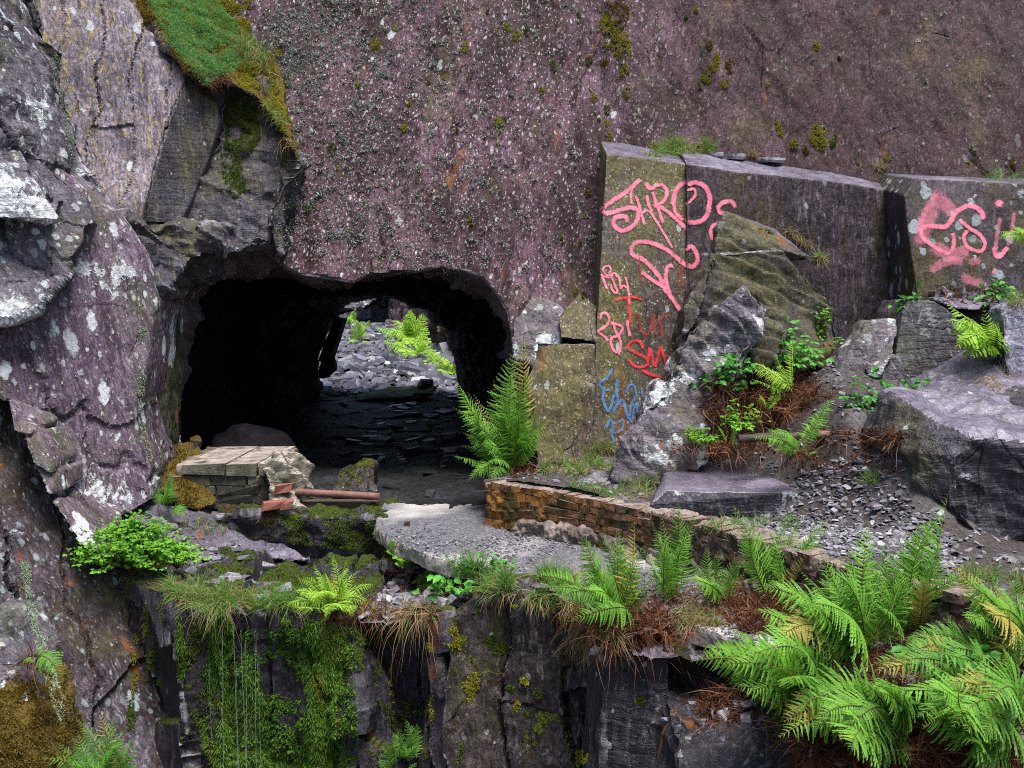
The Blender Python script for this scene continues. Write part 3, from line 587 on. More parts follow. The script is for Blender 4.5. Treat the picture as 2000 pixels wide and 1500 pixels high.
# foreground drop below the ledge
VERT = [('f', .8, .05), ('v', (3.2, .12), .07), ('f', (7, 7, 1.0), .012), ('c', 2.2, .03), ('f', 12, 0.0024)]
face('ledge_cliff', [(238, 1128), (300, 1148), (345, 1182), (352, 1330), (410, 1700), (330, 1700), (300, 1350)], [(240, 1130, 8.4), (345, 1180, 7.8), (340, 1500, 7.75)], (-.1, .8, 0), 'dark', VERT, .022, 15.0)
face('ledge_cliff', [(260, 1140), (318, 1152), (334, 1210), (330, 1262), (312, 1266)], [(260, 1140, 8.1), (340, 1200, 7.7), (310, 1260, 7.75)], (0, .5, 0), 'dark', FACE, .022, 15.5)
mosscliff = face('ledge_cliff', [(335, 1176), (430, 1192), (560, 1196), (640, 1202), (700, 1215), (705, 1700), (420, 1700), (350, 1330)], [(340, 1170, 7.8), (690, 1210, 7.45), (500, 1500, 7.6)], (0, 1.4, 0), 'mossrock', [('f', .9, .08), ('v', (2.6, .05), .09), ('f', (6, 6, 1.1), .06), ('c', (4, 4, 1.2), .10), ('f', 12, 0.0080)], .022, 16.0)
face('ledge_cliff', [(690, 1222), (790, 1225), (880, 1215), (890, 1700), (690, 1700)], [(690, 1240, 7.9), (880, 1230, 7.75), (800, 1500, 7.8)], (0, 1.0, 0), 'dark', VERT, .022, 17.0)
struct(solid('ledge_cliff', [hullpx([(668, 1250, 7.55), (720, 1245, 7.6), (765, 1330, 7.5), (770, 1700, 7.4), (680, 1700, 7.4)], .5), hullpx([(836, 1275, 7.4), (862, 1290, 7.35), (866, 1352, 7.35), (838, 1350, 7.4)], .4),
       hullpx([(832, 1360, 7.45), (868, 1355, 7.4), (870, 1700, 7.3), (825, 1700, 7.4)], .4), hullpx([(846, 1206, 7.35), (878, 1200, 7.35), (872, 1260, 7.3), (848, 1268, 7.35)], .4)], .02, VERT, M['dark'], 18.0))
buttress = face('ledge_cliff', [(866, 1310), (874, 1240), (896, 1195), (925, 1162), (1000, 1152), (1080, 1172), (1142, 1212), (1157, 1280), (1120, 1700), (846, 1700)], [(930, 1150, 7.35), (1140, 1200, 7.05), (950, 1500, 6.9)], (0, 1.0, -.16), 'buttress', [('v', (2.0, .15), .05), ('f', .8, .08), ('c', (1.4, 1.4, .7), .16), ('f', (7, 7, 1.2), .012), ('c', 5, .02), ('f', 12, 0.0040)], .02, 19.0)
post = struct(solid('ledge_cliff', [prism([(1180, 1276), (1240, 1268), (1312, 1264), (1312, 1700), (1172, 1700)], Plane((1150, 1270, 6.45), (1310, 1270, 6.25), (1200, 1500, 6.35)), (0, 1.0, 0)), prism([(1150, 1272), (1182, 1276), (1174, 1700), (1136, 1700)], Plane((1150, 1270, 6.62), (1182, 1270, 6.42), (1160, 1500, 6.45)), (0, .8, 0))], .016, [('f', 1, .03), ('c', (2.5, 2.5, 1.2), .06), ('f', 12, 0.0024)], M['post'], 20.0))
face('ledge_cliff', [(1312, 1228), (1400, 1212), (1530, 1240), (1580, 1440), (1312, 1460)], [(1310, 1230, 6.75), (1500, 1290, 6.75), (1400, 1450, 6.2)], (0, .8, 0), 'post', [('f', 1, .06), ('c', 2.4, .25), ('c', 6, .05), ('f', 12, 0.0032)], .02, 21.0)
face('ledge_cliff', [(1318, 1402), (1360, 1440), (1420, 1440), (1470, 1395), (1500, 1408), (1640, 1465), (1680, 1700), (1316, 1700)], [(1320, 1410, 5.9), (1500, 1400, 5.85), (1600, 1500, 5.6)], (0, .7, .06), 'post', [('f', 1, .05), ('c', 2.0, .14), ('f', 12, 0.0024)], .018, 22.0)
face('ledge_cliff', [(1560, 1490), (1700, 1470), (2150, 1440), (2150, 1700), (1560, 1700)], [(1600, 1440, 5.3), (1900, 1430, 5.0), (1800, 1500, 5.1)], (0, .8, 0), 'dark', VERT, .03, 23.0)
struct(solid('ledge_cliff', [hullpx([(1852, 1412, 4.95), (1876, 1400, 5.0), (1882, 1600, 4.9), (1846, 1600, 4.9)], .3)],   .014, FACE, M['darkrock'], 24.0))

# ground
WALL_XY = [G(948, 938, .4)[:2], G(1110, 962, .4)[:2], G(1265, 992, .4)[:2], G(1420, 1034, .4)[:2], G(1580, 1080, .4)[:2], G(1800, 1135, .4)[:2], G(2000, 1190, .4)[:2], G(2250, 1260, .4)[:2]]
def wall_front(x): w_ = np.array(WALL_XY); return np.interp(x, w_[:, 0], w_[:, 1])
bank_pts = [G(950, 940, .36), G(1265, 990, .36), G(1420, 1034, .31), G(1300, 1022, .27), G(1545, 1022, .31), G(1580, 1080, .36), G(1800, 1135, .37), G(2000, 1190, .37), G(2250, 1260, .37), G(1100, 905, .40), G(1190, 880, .48), G(1650, 1045, .43), G(1720, 1000, .48), G(1600, 900, .70), G(1740, 885, .80), G(1480, 862, .74), G(1380, 880, .58),
            G(1540, 785, 1.06), G(1600, 735, 1.30), G(1420, 790, .95), G(1660, 790, 1.16), G(1800, 800, 1.2), P(1700, 690, 10), P(1900, 680, 9.4), P(1900, 640, 9.8), P(1500, 740, 10.2), P(1150, 880, 10.5), P(1000, 930, 10.6), (4.0, 6.6, .40), (4.2, 8, .5), (4.5, 9, .85), (3.3, 7.2, .46), (3.2, 6.6, .38), (5.5, 10, 1.2), (6, 6, .5), (1, 11, .7)]
bank_f = rbf(bank_pts)
def bank_z(q):
    p = np.column_stack([q, np.zeros(len(q))]); return bank_f(q) + .018 * fbm(p * 3, 4) + .006 * fbm(p * 14, 3)
V, f = grid_sheet(-.25, 6.5, 4.3, 11.2, .026, lambda x, y: (y > wall_front(x) + .10) & (y < 11.1), bank_z)
bank = struct(obj('ground', V, f, M['bank'])); SURF.append((bank, V, f))
led_pts = [G(320, 1000, .02), G(420, 1050, -.17), G(560, 1085, -.39), G(700, 1095, -.40), G(620, 1100, -.41), G(300, 1120, -.28), G(450, 1185, -.32), G(560, 1190, -.33), G(650, 1190, -.35), G(850, 1190, -.32), G(870, 1120, -.36), G(1000, 1150, -.06), G(1080, 1165, -.03), G(250, 1110, -.22), G(500, 1130, -.34), G(480, 1010, -.12), G(400, 1010, -.03), (-1.2, 9.6, -.38), (.3, 8.0, -.2), (.4, 6.9, -.05), (.8, 6.6, -.12), (-2.3, 9.9, -.1)]
led_f = rbf(led_pts)
def led_z(q):
    p = np.column_stack([q, np.zeros(len(q))]); r = led_f(q); pool = np.exp(-(((q[:, 0] + 1.75) / .75) ** 2 + ((q[:, 1] - 9.0) / .45) ** 2))
    return r + (1 - .6 * pool) * (.03 * fbm(p * 1.6, 4) + .06 * chips(p * (1.7, 2.6, 1) + 3) + .035 * chips(p * (5, 7, 1)) + .012 * fbm(p * 12, 3)) - .13 * pool
rim = np.array([G(225, 1120, -.25)[:2], G(240, 1132, -.3)[:2], G(345, 1180, -.3)[:2], G(430, 1196, -.33)[:2], G(560, 1200, -.33)[:2], G(690, 1212, -.33)[:2], G(870, 1212, -.32)[:2], G(925, 1165, -.12)[:2], G(1000, 1150, -.04)[:2], G(1080, 1175, -.04)[:2], G(1145, 1215, -.05)[:2], G(1260, 1240, 0)[:2]])
V, f = grid_sheet(-4.3, 1.3, 6.2, 10.6, .02, lambda x, y: (y > np.interp(x, rim[:, 0], rim[:, 1])) & (y < np.where(x > -1.25, 9.0, 10.5)) & (y < wall_front(x) + .1 + 9 * (x < -.2)), led_z)
ledge = struct(obj('ledge', V, f, M['ledge'])); SURF.append((ledge, V, f))
pool = G(640, 1085, -.40)
pv, pf = grid_sheet(-2.6, -.9, 8.3, 9.7, .08, lambda x, y: ((x + 1.75) / .85) ** 2 + ((y - 9.0) / .62) ** 2 < 1, lambda q: np.full(len(q), -.405))
struct(obj('water', pv, pf, M['water']))
fern_pts = [G(1150, 1240, -.10), G(1230, 1215, -.02), G(1320, 1195, -.02), G(1410, 1195, -.03), G(1500, 1200, -.04), G(1690, 1290, -.02), G(1640, 1400, -.22), G(1830, 1440, -.20), G(1960, 1340, -.02), G(2000, 1460, -.12), G(2000, 1260, -.03), G(1400, 1240, .0), G(1340, 1240, -.02), G(1550, 1290, .0), G(1470, 1270, .0), G(1490, 1350, -.26), G(2300, 1400, -.05), G(1750, 1490, -.28), G(1800, 1330, -.04), (.3, 6.9, -.1), (.55, 6.35, -.14)]
fern_f = rbf(fern_pts)
FS = [G(1140, 1215, -.06)[:2], G(1150, 1275, -.14)[:2], G(1312, 1268, -.14)[:2], G(1316, 1228, -.1)[:2], G(1420, 1225, -.1)[:2], G(1470, 1390, -.34)[:2], G(1560, 1490, -.3)[:2], G(1800, 1505, -.22)[:2], G(2250, 1520, -.1)[:2], (4.5, 4.6), G(2200, 1270, 0)[:2], G(1900, 1270, 0)[:2], G(1700, 1230, 0)[:2], G(1500, 1180, 0)[:2], G(1300, 1165, 0)[:2], G(1180, 1170, -.04)[:2]]
V, f = grid_sheet(.2, 4.6, 4.3, 7.4, .022, lambda x, y: in_poly(FS, x, y), lambda q: np.minimum(fern_f(q), .03) - .005 + .03 * fbm(np.column_stack([q, q[:, 0]]) * 4, 4))
fslope = struct(obj('ground', V, f, M['soil'])); SURF.append((fslope, V, f))
struct(obj('ground', [(-200, -200, -4.5), (200, -200, -4.5), (200, 200, -4.5), (-200, 200, -4.5)], np.array([[0, 1, 2, 3]]), M['bank'], smooth=False))
# path: a broken concrete slab
PATH = [tuple(G(*p)[:2]) for p in [(748, 985), (728, 1022), (762, 1052), (830, 1082), (880, 1098), (960, 1110), (1030, 1128), (1110, 1158), (1250, 1215), (1330, 1215), (1450, 1250), (1600, 1300), (1720, 1330), (1900, 1400), (2150, 1500)]]
PATH += [(x + .12, wall_front(x) + .12) for x in (3.2, 2.6, 2.0, 1.3, .6, 0.0)] + [(-.2, 9.0), (-.18, 9.9), (-1.25, 9.95)]
path = struct(solid('path', [prism_xy(PATH, -.13, 0.0)], .02, [('f', 1.3, .02), ('f', 6, .012), ('f', 18, .006)], M['concrete'], 25.0))
struct(solid('ledge_bank', [prism_xy([(-2.75, 9.55), (-2.2, 9.50), (-1.7, 9.42), (-1.15, 9.35), (-1.15, 10.2), (-2.75, 10.2)], -.7, -.02)], .022, [('f', 1.2, .07), ('f', 5, .05), ('c', 5, .05), ('f', 12, 0.0060)], M['mossrock'], 26.0))
# beyond the tunnel: scree, striped wall, dark overhang
scree_f = rbf([(-6, 19.3, .15), (-3.5, 19.4, .05), (-1, 19.4, .02), (2, 19.4, .05), (-5.5, 24, .9), (-3.2, 24, .72), (-1.5, 23, .50), (1, 22, .30), (-5, 29, 1.05), (-3, 30, .95), (0, 27, .75), (3, 24, .5), (-6, 36, 1.1), (2, 36, .9)])
V, f = grid_sheet(-8, 4, 19.2, 36, .08, lambda x, y: x < 99, lambda q: scree_f(q) + .05 * fbm(np.column_stack([q, q[:, 0] * 0]) * 2.5, 4))
screeo = struct(obj('scree', V, f, M['bank'])); SURF.append((screeo, V, f))
face('far_wall', [(756, 480), (960, 440), (960, 790), (898, 790), (855, 720), (825, 690), (765, 655), (754, 640)], [(760, 600, 30.5), (890, 700, 22.5), (780, 520, 30.6)], (1.0, 2.0, .2), 'farwall', [('f', .8, .15), ('v', (1.6, .0), .25), ('f', (5, 5, .3), .10)], .07, 30.0)
face('far_wall', [(560, 520), (762, 520), (762, 660), (560, 660)], [(560, 600, 36), (762, 600, 34), (650, 520, 36)], (0, 1, 0), 'darkrock', ROCKN, .1, 31.0)
struct(solid('far_wall', [hullpx([(640, 560, 31), (760, 540, 31), (760, 578, 32), (735, 588, 30.5), (690, 604, 30), (655, 612, 30), (630, 600, 30)], 3.5)], .07, ROCKN, M['darkrock'], 32.0))

# ------------------------------------------------------------------ loose stones and blocks
def stone(name, label, shells, mat, spec=None, vox=.018, seed=0.0, cat='rock', group=None, top=None):
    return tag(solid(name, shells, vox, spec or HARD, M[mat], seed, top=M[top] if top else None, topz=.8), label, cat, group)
HARD = [('f', 1.0, .02), ('c', 1.7, .11), ('c', 5, .03), ('l', (2.4, 1.2, 5.5), .014), ('f', 12, 0.0014)]
FLAT = [('f', .8, .012), ('c', (2, 2, 1.5), .012), ('f', 9, .004)]
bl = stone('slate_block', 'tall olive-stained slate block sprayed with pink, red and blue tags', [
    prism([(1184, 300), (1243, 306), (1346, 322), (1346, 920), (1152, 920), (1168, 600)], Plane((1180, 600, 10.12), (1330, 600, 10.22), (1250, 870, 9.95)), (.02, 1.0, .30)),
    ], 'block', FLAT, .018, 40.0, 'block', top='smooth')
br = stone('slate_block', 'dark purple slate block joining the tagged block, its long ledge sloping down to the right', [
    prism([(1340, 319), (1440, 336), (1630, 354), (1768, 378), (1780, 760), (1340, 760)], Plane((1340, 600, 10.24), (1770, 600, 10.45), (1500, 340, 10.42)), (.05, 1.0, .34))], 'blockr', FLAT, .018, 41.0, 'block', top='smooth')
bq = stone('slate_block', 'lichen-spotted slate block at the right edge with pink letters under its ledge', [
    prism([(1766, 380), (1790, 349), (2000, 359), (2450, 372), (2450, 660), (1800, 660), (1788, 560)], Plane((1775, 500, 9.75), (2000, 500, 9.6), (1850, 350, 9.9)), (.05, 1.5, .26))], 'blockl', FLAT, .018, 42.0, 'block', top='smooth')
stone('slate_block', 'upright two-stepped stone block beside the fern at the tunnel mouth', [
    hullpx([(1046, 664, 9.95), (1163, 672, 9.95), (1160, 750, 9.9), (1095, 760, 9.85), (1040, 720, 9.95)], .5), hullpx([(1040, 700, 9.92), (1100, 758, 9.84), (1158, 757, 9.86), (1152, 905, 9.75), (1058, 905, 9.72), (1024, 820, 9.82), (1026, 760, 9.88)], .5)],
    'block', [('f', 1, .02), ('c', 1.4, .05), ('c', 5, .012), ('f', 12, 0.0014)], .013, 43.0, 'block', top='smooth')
stone('slate_block', 'small pointed block standing on top of the stepped stone', [hullpx([(1134, 570, 10.3), (1168, 598, 10.2), (1166, 668, 10.05), (1094, 660, 10.1), (1090, 622, 10.2)], .4)], 'block', [('f', 1, .02), ('c', 1.6, .05), ('c', 5, .015), ('f', 12, 0.0014)], .012, 44.0, 'block')
stone('rock', 'white lichened rock leaning against the wall right of the tunnel', [hullpx([(1000, 640, 10.5), (1046, 562, 10.75), (1098, 600, 10.6), (1095, 680, 10.3), (1040, 720, 10.2), (1004, 700, 10.35)], .5)], 'boulderw', HARD, .016, 45.0)
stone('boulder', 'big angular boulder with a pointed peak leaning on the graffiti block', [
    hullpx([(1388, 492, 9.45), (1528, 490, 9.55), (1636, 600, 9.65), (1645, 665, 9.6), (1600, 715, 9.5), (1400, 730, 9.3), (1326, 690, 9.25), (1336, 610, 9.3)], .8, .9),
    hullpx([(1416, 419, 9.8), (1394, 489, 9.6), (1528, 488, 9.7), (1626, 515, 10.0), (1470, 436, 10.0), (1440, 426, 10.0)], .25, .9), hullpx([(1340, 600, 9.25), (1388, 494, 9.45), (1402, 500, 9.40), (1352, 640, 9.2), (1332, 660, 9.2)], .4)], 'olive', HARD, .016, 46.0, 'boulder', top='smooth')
stone('boulder', 'long boulder crusted with white lichen sloping down to the grass', [
    hullpx([(1452, 559, 9.1), (1502, 602, 9.1), (1496, 645, 9.05), (1446, 745, 8.95), (1390, 780, 8.9), (1296, 745, 9.05), (1340, 640, 9.2), (1402, 592, 9.25), (1425, 585, 9.2)], .5),
    hullpx([(1296, 738, 9.05), (1440, 735, 8.95), (1420, 800, 8.8), (1380, 905, 8.75), (1285, 952, 8.7), (1196, 948, 8.75), (1200, 880, 8.85), (1245, 835, 8.95)], .5)],
    'boulderw', [('f', 1.2, .04), ('c', 2.0, .16), ('c', 5, .04), ('l', (5, 1, 4), .025), ('f', 6, .012), ('f', 12, 0.0027)], .015, 47.0, 'boulder')
stone('rock', 'grey upright rock wedged behind the lichen-crusted boulder', [hullpx([(1498, 620, 9.3), (1520, 640, 9.3), (1512, 700, 9.2), (1480, 740, 9.2), (1470, 690, 9.2)], .3)], 'olive', HARD, .014, 47.5)
stone('boulder', 'slanting slab of rock spotted with round white lichens', [
    hullpx([(1702, 620, 9.2), (1764, 628, 9.25), (1752, 660, 9.05), (1690, 760, 8.95), (1640, 800, 8.9), (1624, 745, 9.0), (1660, 680, 9.1)], .4), hullpx([(1695, 700, 8.95), (1752, 650, 9.0), (1745, 690, 8.9), (1712, 735, 8.8), (1690, 730, 8.85)], .3)],
    'boulderw', HARD, .014, 48.0, 'boulder')
zig = stone('boulder', 'dark smooth block with scratched zigzag marks and a flat top', [
    hullpx([(1778, 584, 9.15), (1826, 588, 9.1), (1852, 604, 9.15), (1900, 650, 9.15), (1905, 720, 9.0), (1810, 770, 8.9), (1740, 790, 8.85), (1745, 720, 8.95), (1762, 610, 9.1)], .7, .95), hullpx([(1660, 765, 8.85), (1745, 690, 8.95), (1800, 770, 8.85), (1740, 835, 8.65), (1660, 830, 8.65)], .4)], 'darkrock', FLAT, .016, 49.0, 'boulder', top='smooth')
stone('rock', 'smooth grey flagstone lying on the dark block, edge towards the photographer', [hullpx([(1820, 582, 9.3), (1836, 578, 9.5), (1925, 590, 9.5), (1915, 606, 9.25), (1868, 602, 9.15)], .3)], 'smooth', FLAT, .013, 50.0)
stone('rock', 'small dark rounded stone perched under the pink letters', [hullpx([(1826, 568, 9.45), (1848, 562, 9.45), (1868, 572, 9.45), (1860, 582, 9.4), (1826, 580, 9.4)], .2)], 'darkrock', FLAT, .01, 51.0)
stone('rock', 'low flat stone right of the dark rounded stone', [hullpx([(1880, 570, 9.5), (1932, 568, 9.5), (1935, 585, 9.45), (1878, 586, 9.45)], .2)], 'darkrock', FLAT, .011, 52.0)
stone('boulder', 'dark cube of rock behind the broad-leaved fern at right', [hullpx([(1932, 590, 9.3), (1960, 583, 9.5), (2060, 580, 9.4), (2060, 720, 9.2), (1930, 690, 9.2)], .6)], 'darkrock', HARD, .018, 53.0, 'boulder', top='smooth')
stone('boulder', 'tilted slab half buried under the bramble in the slate waste', [hullpx([(1545, 832, 8.75), (1570, 800, 9.0), (1640, 770, 9.2), (1664, 785, 9.0), (1655, 840, 8.65), (1600, 845, 8.6)], .4)], 'smooth', HARD, .015, 54.0)
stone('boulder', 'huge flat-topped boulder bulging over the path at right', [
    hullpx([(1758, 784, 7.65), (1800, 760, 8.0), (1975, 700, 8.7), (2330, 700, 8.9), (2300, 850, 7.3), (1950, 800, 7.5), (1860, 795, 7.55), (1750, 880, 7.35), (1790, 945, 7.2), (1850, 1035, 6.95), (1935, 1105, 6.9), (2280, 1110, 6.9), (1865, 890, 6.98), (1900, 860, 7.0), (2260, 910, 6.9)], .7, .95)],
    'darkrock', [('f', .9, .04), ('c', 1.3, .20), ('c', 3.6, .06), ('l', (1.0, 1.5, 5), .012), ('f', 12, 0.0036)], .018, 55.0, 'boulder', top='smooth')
stone('boulder', 'dark rock tucked beneath the huge overhanging boulder', [hullpx([(1836, 1020, 7.25), (1900, 1075, 7.1), (2060, 1120, 6.85), (2060, 1150, 6.6), (1930, 1135, 6.7), (1835, 1120, 6.95)], .5)], 'dark', HARD, .016, 56.0)
stone('boulder', 'silvery upright slab at the right edge above the huge boulder', [hullpx([(1957, 598, 8.6), (2000, 588, 8.7), (2170, 596, 8.6), (2190, 800, 8.3), (1978, 796, 8.3), (1960, 700, 8.45)], .4)], 'pale', HARD, .016, 57.0, 'boulder')
stone('rock', 'grey wedge of rock resting on the huge boulder at the right edge', [hullpx([(1937, 832, 7.5), (1975, 775, 7.8), (2060, 750, 7.8), (2060, 880, 7.2), (1960, 862, 7.35), (1942, 850, 7.4)], .4)], 'boulder', HARD, .015, 58.0)
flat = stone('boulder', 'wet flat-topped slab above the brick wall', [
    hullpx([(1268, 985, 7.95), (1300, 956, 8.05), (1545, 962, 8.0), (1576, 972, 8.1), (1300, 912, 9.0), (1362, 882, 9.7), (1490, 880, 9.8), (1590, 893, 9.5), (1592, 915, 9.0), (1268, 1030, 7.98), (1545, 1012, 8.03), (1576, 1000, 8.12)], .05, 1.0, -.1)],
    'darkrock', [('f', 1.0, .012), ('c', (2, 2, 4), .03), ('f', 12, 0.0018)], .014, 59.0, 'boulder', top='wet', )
stone('rock', 'small angular stone in the grass left of the long boulder', [hullpx([(1138, 920, 8.95), (1190, 918, 8.95), (1198, 950, 8.75), (1165, 962, 8.65), (1112, 955, 8.7), (1122, 935, 8.8)], .25)], 'smooth', HARD, .011, 60.0)
stone('rock', 'little mossy stone at the root of the tunnel-mouth fern', [hullpx([(1048, 900, 9.3), (1066, 895, 9.3), (1072, 918, 9.2), (1046, 922, 9.2)], .15)], 'olive', HARD, .01, 61.0)
stone('rock', 'brown angular stone lying in the dark behind the rusty pipe', [hullpx([(668, 925, 10.25), (728, 908, 10.3), (738, 960, 10.1), (652, 965, 10.05), (655, 950, 10.1)], .35)], 'buttress', HARD, .014, 62.0)
stone('boulder', 'mossy green slab lying across the far end of the tunnel', [hullpx([(676, 779, 18.6), (720, 766, 19.1), (858, 753, 19.0), (850, 765, 18.7), (800, 777, 18.4), (690, 781, 18.4)], .4)], 'mosstone', HARD, .02, 63.0, 'rock')
# left ledge stones
stone('rock', 'long grey slab tilted up against the foot of the left face', [hullpx([(318, 992, 9.75), (346, 1002, 9.8), (420, 1062, 9.3), (400, 1068, 9.15), (332, 1035, 9.3), (318, 1015, 9.5)], .3)], 'smooth', HARD, .013, 70.0)
stone('rock', 'bluish slab behind the long tilted grey slab', [hullpx([(320, 965, 10.0), (350, 968, 10.1), (420, 1000, 10.0), (422, 1036, 9.6), (360, 1010, 9.7), (325, 990, 9.8)], .3)], 'smooth', HARD, .014, 71.0)
stone('rock', 'low smooth outcrop running into the shallow pool', [hullpx([(470, 1050, 9.55), (500, 1034, 9.8), (560, 1060, 9.5), (608, 1092, 9.1), (560, 1094, 9.0), (478, 1085, 9.2)], .35, .8, -.15)], 'smooth', [('f', 1.2, .03), ('l', (5, 3, 4), .03), ('c', 4, .03), ('f', 12, 0.0018)], .013, 72.0)
stone('rock', 'mossy stone between the pool and the ledge fern', [hullpx([(520, 1120, 8.9), (560, 1105, 9.0), (585, 1130, 8.6), (570, 1165, 8.2), (525, 1160, 8.2)], .25, .8, -.1)], 'mossrock', HARD, .013, 73.0)
stone('rock', 'dark mossy rock holding up the broken edge of the path', [hullpx([(735, 1075, 9.0), (775, 1050, 9.0), (800, 1080, 8.6), (800, 1110, 8.4), (745, 1105, 8.6)], .4)], 'mossrock', HARD, .014, 74.0)
def slab_at(name, label, at, size, rot, thick, mat, sd, cat='stone', group=None, vox=None):
    """a thin broken slab of slate: an uneven outline with bevelled rim"""
    r = np.random.default_rng(sd); n = r.integers(5, 8); an = np.sort(r.random(n) * 2 * math.pi * .5 + np.arange(n) * 2 * math.pi / n * .9)
    ra = size * (.65 + .5 * r.random(n)); ring = np.column_stack([np.cos(an) * ra, np.sin(an) * ra * .68])
    top = np.column_stack([ring * .93, np.full(n, thick)]); mid = np.column_stack([ring, np.full(n, thick * .6)]); bot = np.column_stack([ring * .95, np.zeros(n)])
    V = np.vstack([top, mid, bot]); V[:, 2] += .1 * thick * r.normal(size=len(V))
    from mathutils import Euler
    Rm = np.array(Euler(rot).to_matrix()); V = V @ Rm.T + np.array(at)
    i = np.arange(n); j = (i + 1) % n
    Fq = np.vstack([np.column_stack([i + n, j + n, j, i]), np.column_stack([i + 2 * n, j + 2 * n, j + n, i + n])])
    t = np.column_stack([np.zeros(n - 2, int), np.arange(1, n - 1), np.arange(2, n)]); t2 = t[:, ::-1] + 2 * n
    return tag(obj(name, V, [Fq, t, t2], M[mat], smooth=False), label, cat, group)
T_ALL = bvh()
SL = [((1432, 1368), .16, 'large pale slate lying on the brown ledge among the lower right ferns'), ((1388, 1392), .10, 'slate flake leaning at the left lip of the brown ledge'), ((1372, 1408), .08, 'narrow slate flake tipped over the edge of the brown ledge'), ((1466, 1402), .08, 'small square slate right of the large pale slate'),
      ((1412, 1400), .07, 'broken slate just below the large pale slate'), ((1622, 1268), .13, 'dark slate lying at the foot of the tall ferns'), ((1640, 1292), .11, 'brownish slate half under the fern stems'), ((1490, 1412), .07, 'thin slate near the moss cushion at the ledge corner'),
      ((1345, 1262), .09, 'slate jutting out under the mossy grass tuft'), ((1705, 988), .10, 'pale flat slate in the middle of the slate waste'), ((1618, 925), .07, 'grey slate beside the wet flat slab'), ((452, 1128), .16, 'flat grey slate by the pool on the left ledge'), ((515, 1105), .17, 'pale slate lying at the edge of the pool'),
      ((478, 1088), .11, 'whitish slate splinter among rubble on the left ledge'), ((560, 1150), .14, 'wet slate in front of the ledge fern'), ((432, 1010), .10, 'slate chunk under the brick pier'), ((770, 1200), .10, 'slate half hidden by the dry grass tuft'), ((860, 1180), .11, 'slate lying under the bramble sprig by the path edge')]
for k, (px, py, sz, lab) in enumerate([(1400, 306, .13, 'first of three thin stones on the ledge beside the grass tuft'), (1438, 309, .12, 'middle of three thin stones on the ledge, close to the wall'), (1508, 316, .22, 'longest of three thin stones lying flat on the ledge')]):
    h = cast(T_ALL, px, py); slab_at('stone', lab, h[0] - (0, 0, .012), sz, (.18, 0, RG.random() * .5), .06, 'smooth', 90 + k, 'stone', 'thin stones on the ledge')
for k, ((px, py), sz, lab) in enumerate(SL):
    h = cast(T_ALL, px, py)
    if h is None: continue
    slab_at('slate', lab, h[0] - (0, 0, .015), sz, (RG.normal() * .25 + .15, RG.normal() * .2, RG.random() * 6), .025 + .02 * RG.random(), 'smooth', 100 + k, 'slate', 'loose slates')

# scattered chips nobody could count
def chip_field(name, pts, smin, smax, mat, tilt=.3, thick=.18, sd=0, power=2.0):
    r = np.random.default_rng(sd); n = len(pts); k = 6
    an = (np.arange(k) + .8 * (r.random((n, k)) - .5)) * 2 * math.pi / k; ra = (.6 + .6 * r.random((n, k)))
    s = smin + (smax - smin) * r.random(n) ** power
    X = np.cos(an) * ra * s[:, None]; Y = np.sin(an) * ra * s[:, None] * (.4 + .5 * r.random((n, 1))); th = (thick * s * (.4 + r.random(n)))[:, None]
    L = np.stack([np.concatenate([X * .9, X], 1), np.concatenate([Y * .9, Y], 1), np.concatenate([np.broadcast_to(th, X.shape), np.broadcast_to(-th * .6, X.shape)], 1)], -1)
    a, b, c = r.random(n) * 6.28, r.normal(size=n) * tilt, r.normal(size=n) * tilt
    def rot(u, v, ang): cs, sn = np.cos(ang)[:, None], np.sin(ang)[:, None]; return u * cs - v * sn, u * sn + v * cs
    x, y, z = L[..., 0], L[..., 1], L[..., 2]; x, y = rot(x, y, a); y, z = rot(y, z, b); x, z = rot(x, z, c)
    V = np.stack([x, y, z], -1) + np.asarray(pts)[:, None, :]; V[..., 2] += th * .4
    o = (np.arange(n) * 2 * k)[:, None, None]; i = np.arange(k); j = (i + 1) % k
    side = (np.column_stack([i + k, j + k, j, i])[None] + o).reshape(-1, 4); top = (np.arange(k)[None, None] + o).reshape(-1, k)
    return tag(obj(name, V.reshape(-1, 3), [side, top], M[mat], smooth=False), kind='stuff')
def on_f(fz, x, y): q = np.column_stack([x, y]); return np.column_stack([x, y, fz(q)])
r = np.random.default_rng(5)
x, y = -7.5 + 10 * r.random(11000), 19.4 + 9.5 * r.random(11000) ** 1.5; chip_field('scree', on_f(scree_f, x, y), .05, .26, 'scree', .28, .22, 1, 2.6)
x, y = -.2 + 4.5 * r.random(60000), 5.3 + 5 * r.random(60000); qx = 1000 + F * x / y; qy = HOR + F * (H - bank_f(np.column_stack([x, y]))) / y; kern = in_poly([(1560, 920), (1700, 880), (1770, 900), (1860, 1060), (1900, 1130), (1600, 1075), (1380, 1020), (1540, 985)], qx + 60 * perlin(np.column_stack([x, y, y]) * 3), qy); k = (y > wall_front(x) + .2) & (r.random(len(x)) < np.where(kern, 1, .10))
chip_field('slate_waste', on_f(bank_f, x[k], y[k]) + (0, 0, .004), .006, .045, 'chip', .3, .16, 2, 3.0)
x, y = -1.2 + 4.2 * r.random(34000), 5.0 + 4.2 * r.random(34000); k = in_poly(PATH, x, y) & (r.random(len(x)) < np.clip(1.4 * (9.0 - y), .05, 1))
chip_field('path_grit', np.column_stack([x, y, np.full(len(x), .004)])[k], .005, .020, 'chip', .22, .2, 3, 2.0)
x, y = -2.2 + 2.2 * r.random(150), 10.3 + 9 * r.random(150) ** .8; chip_field('tunnel_slates', on_f(tfloor_z, x, y), .05, .24, 'tchip', .10, .12, 4, 2.2)
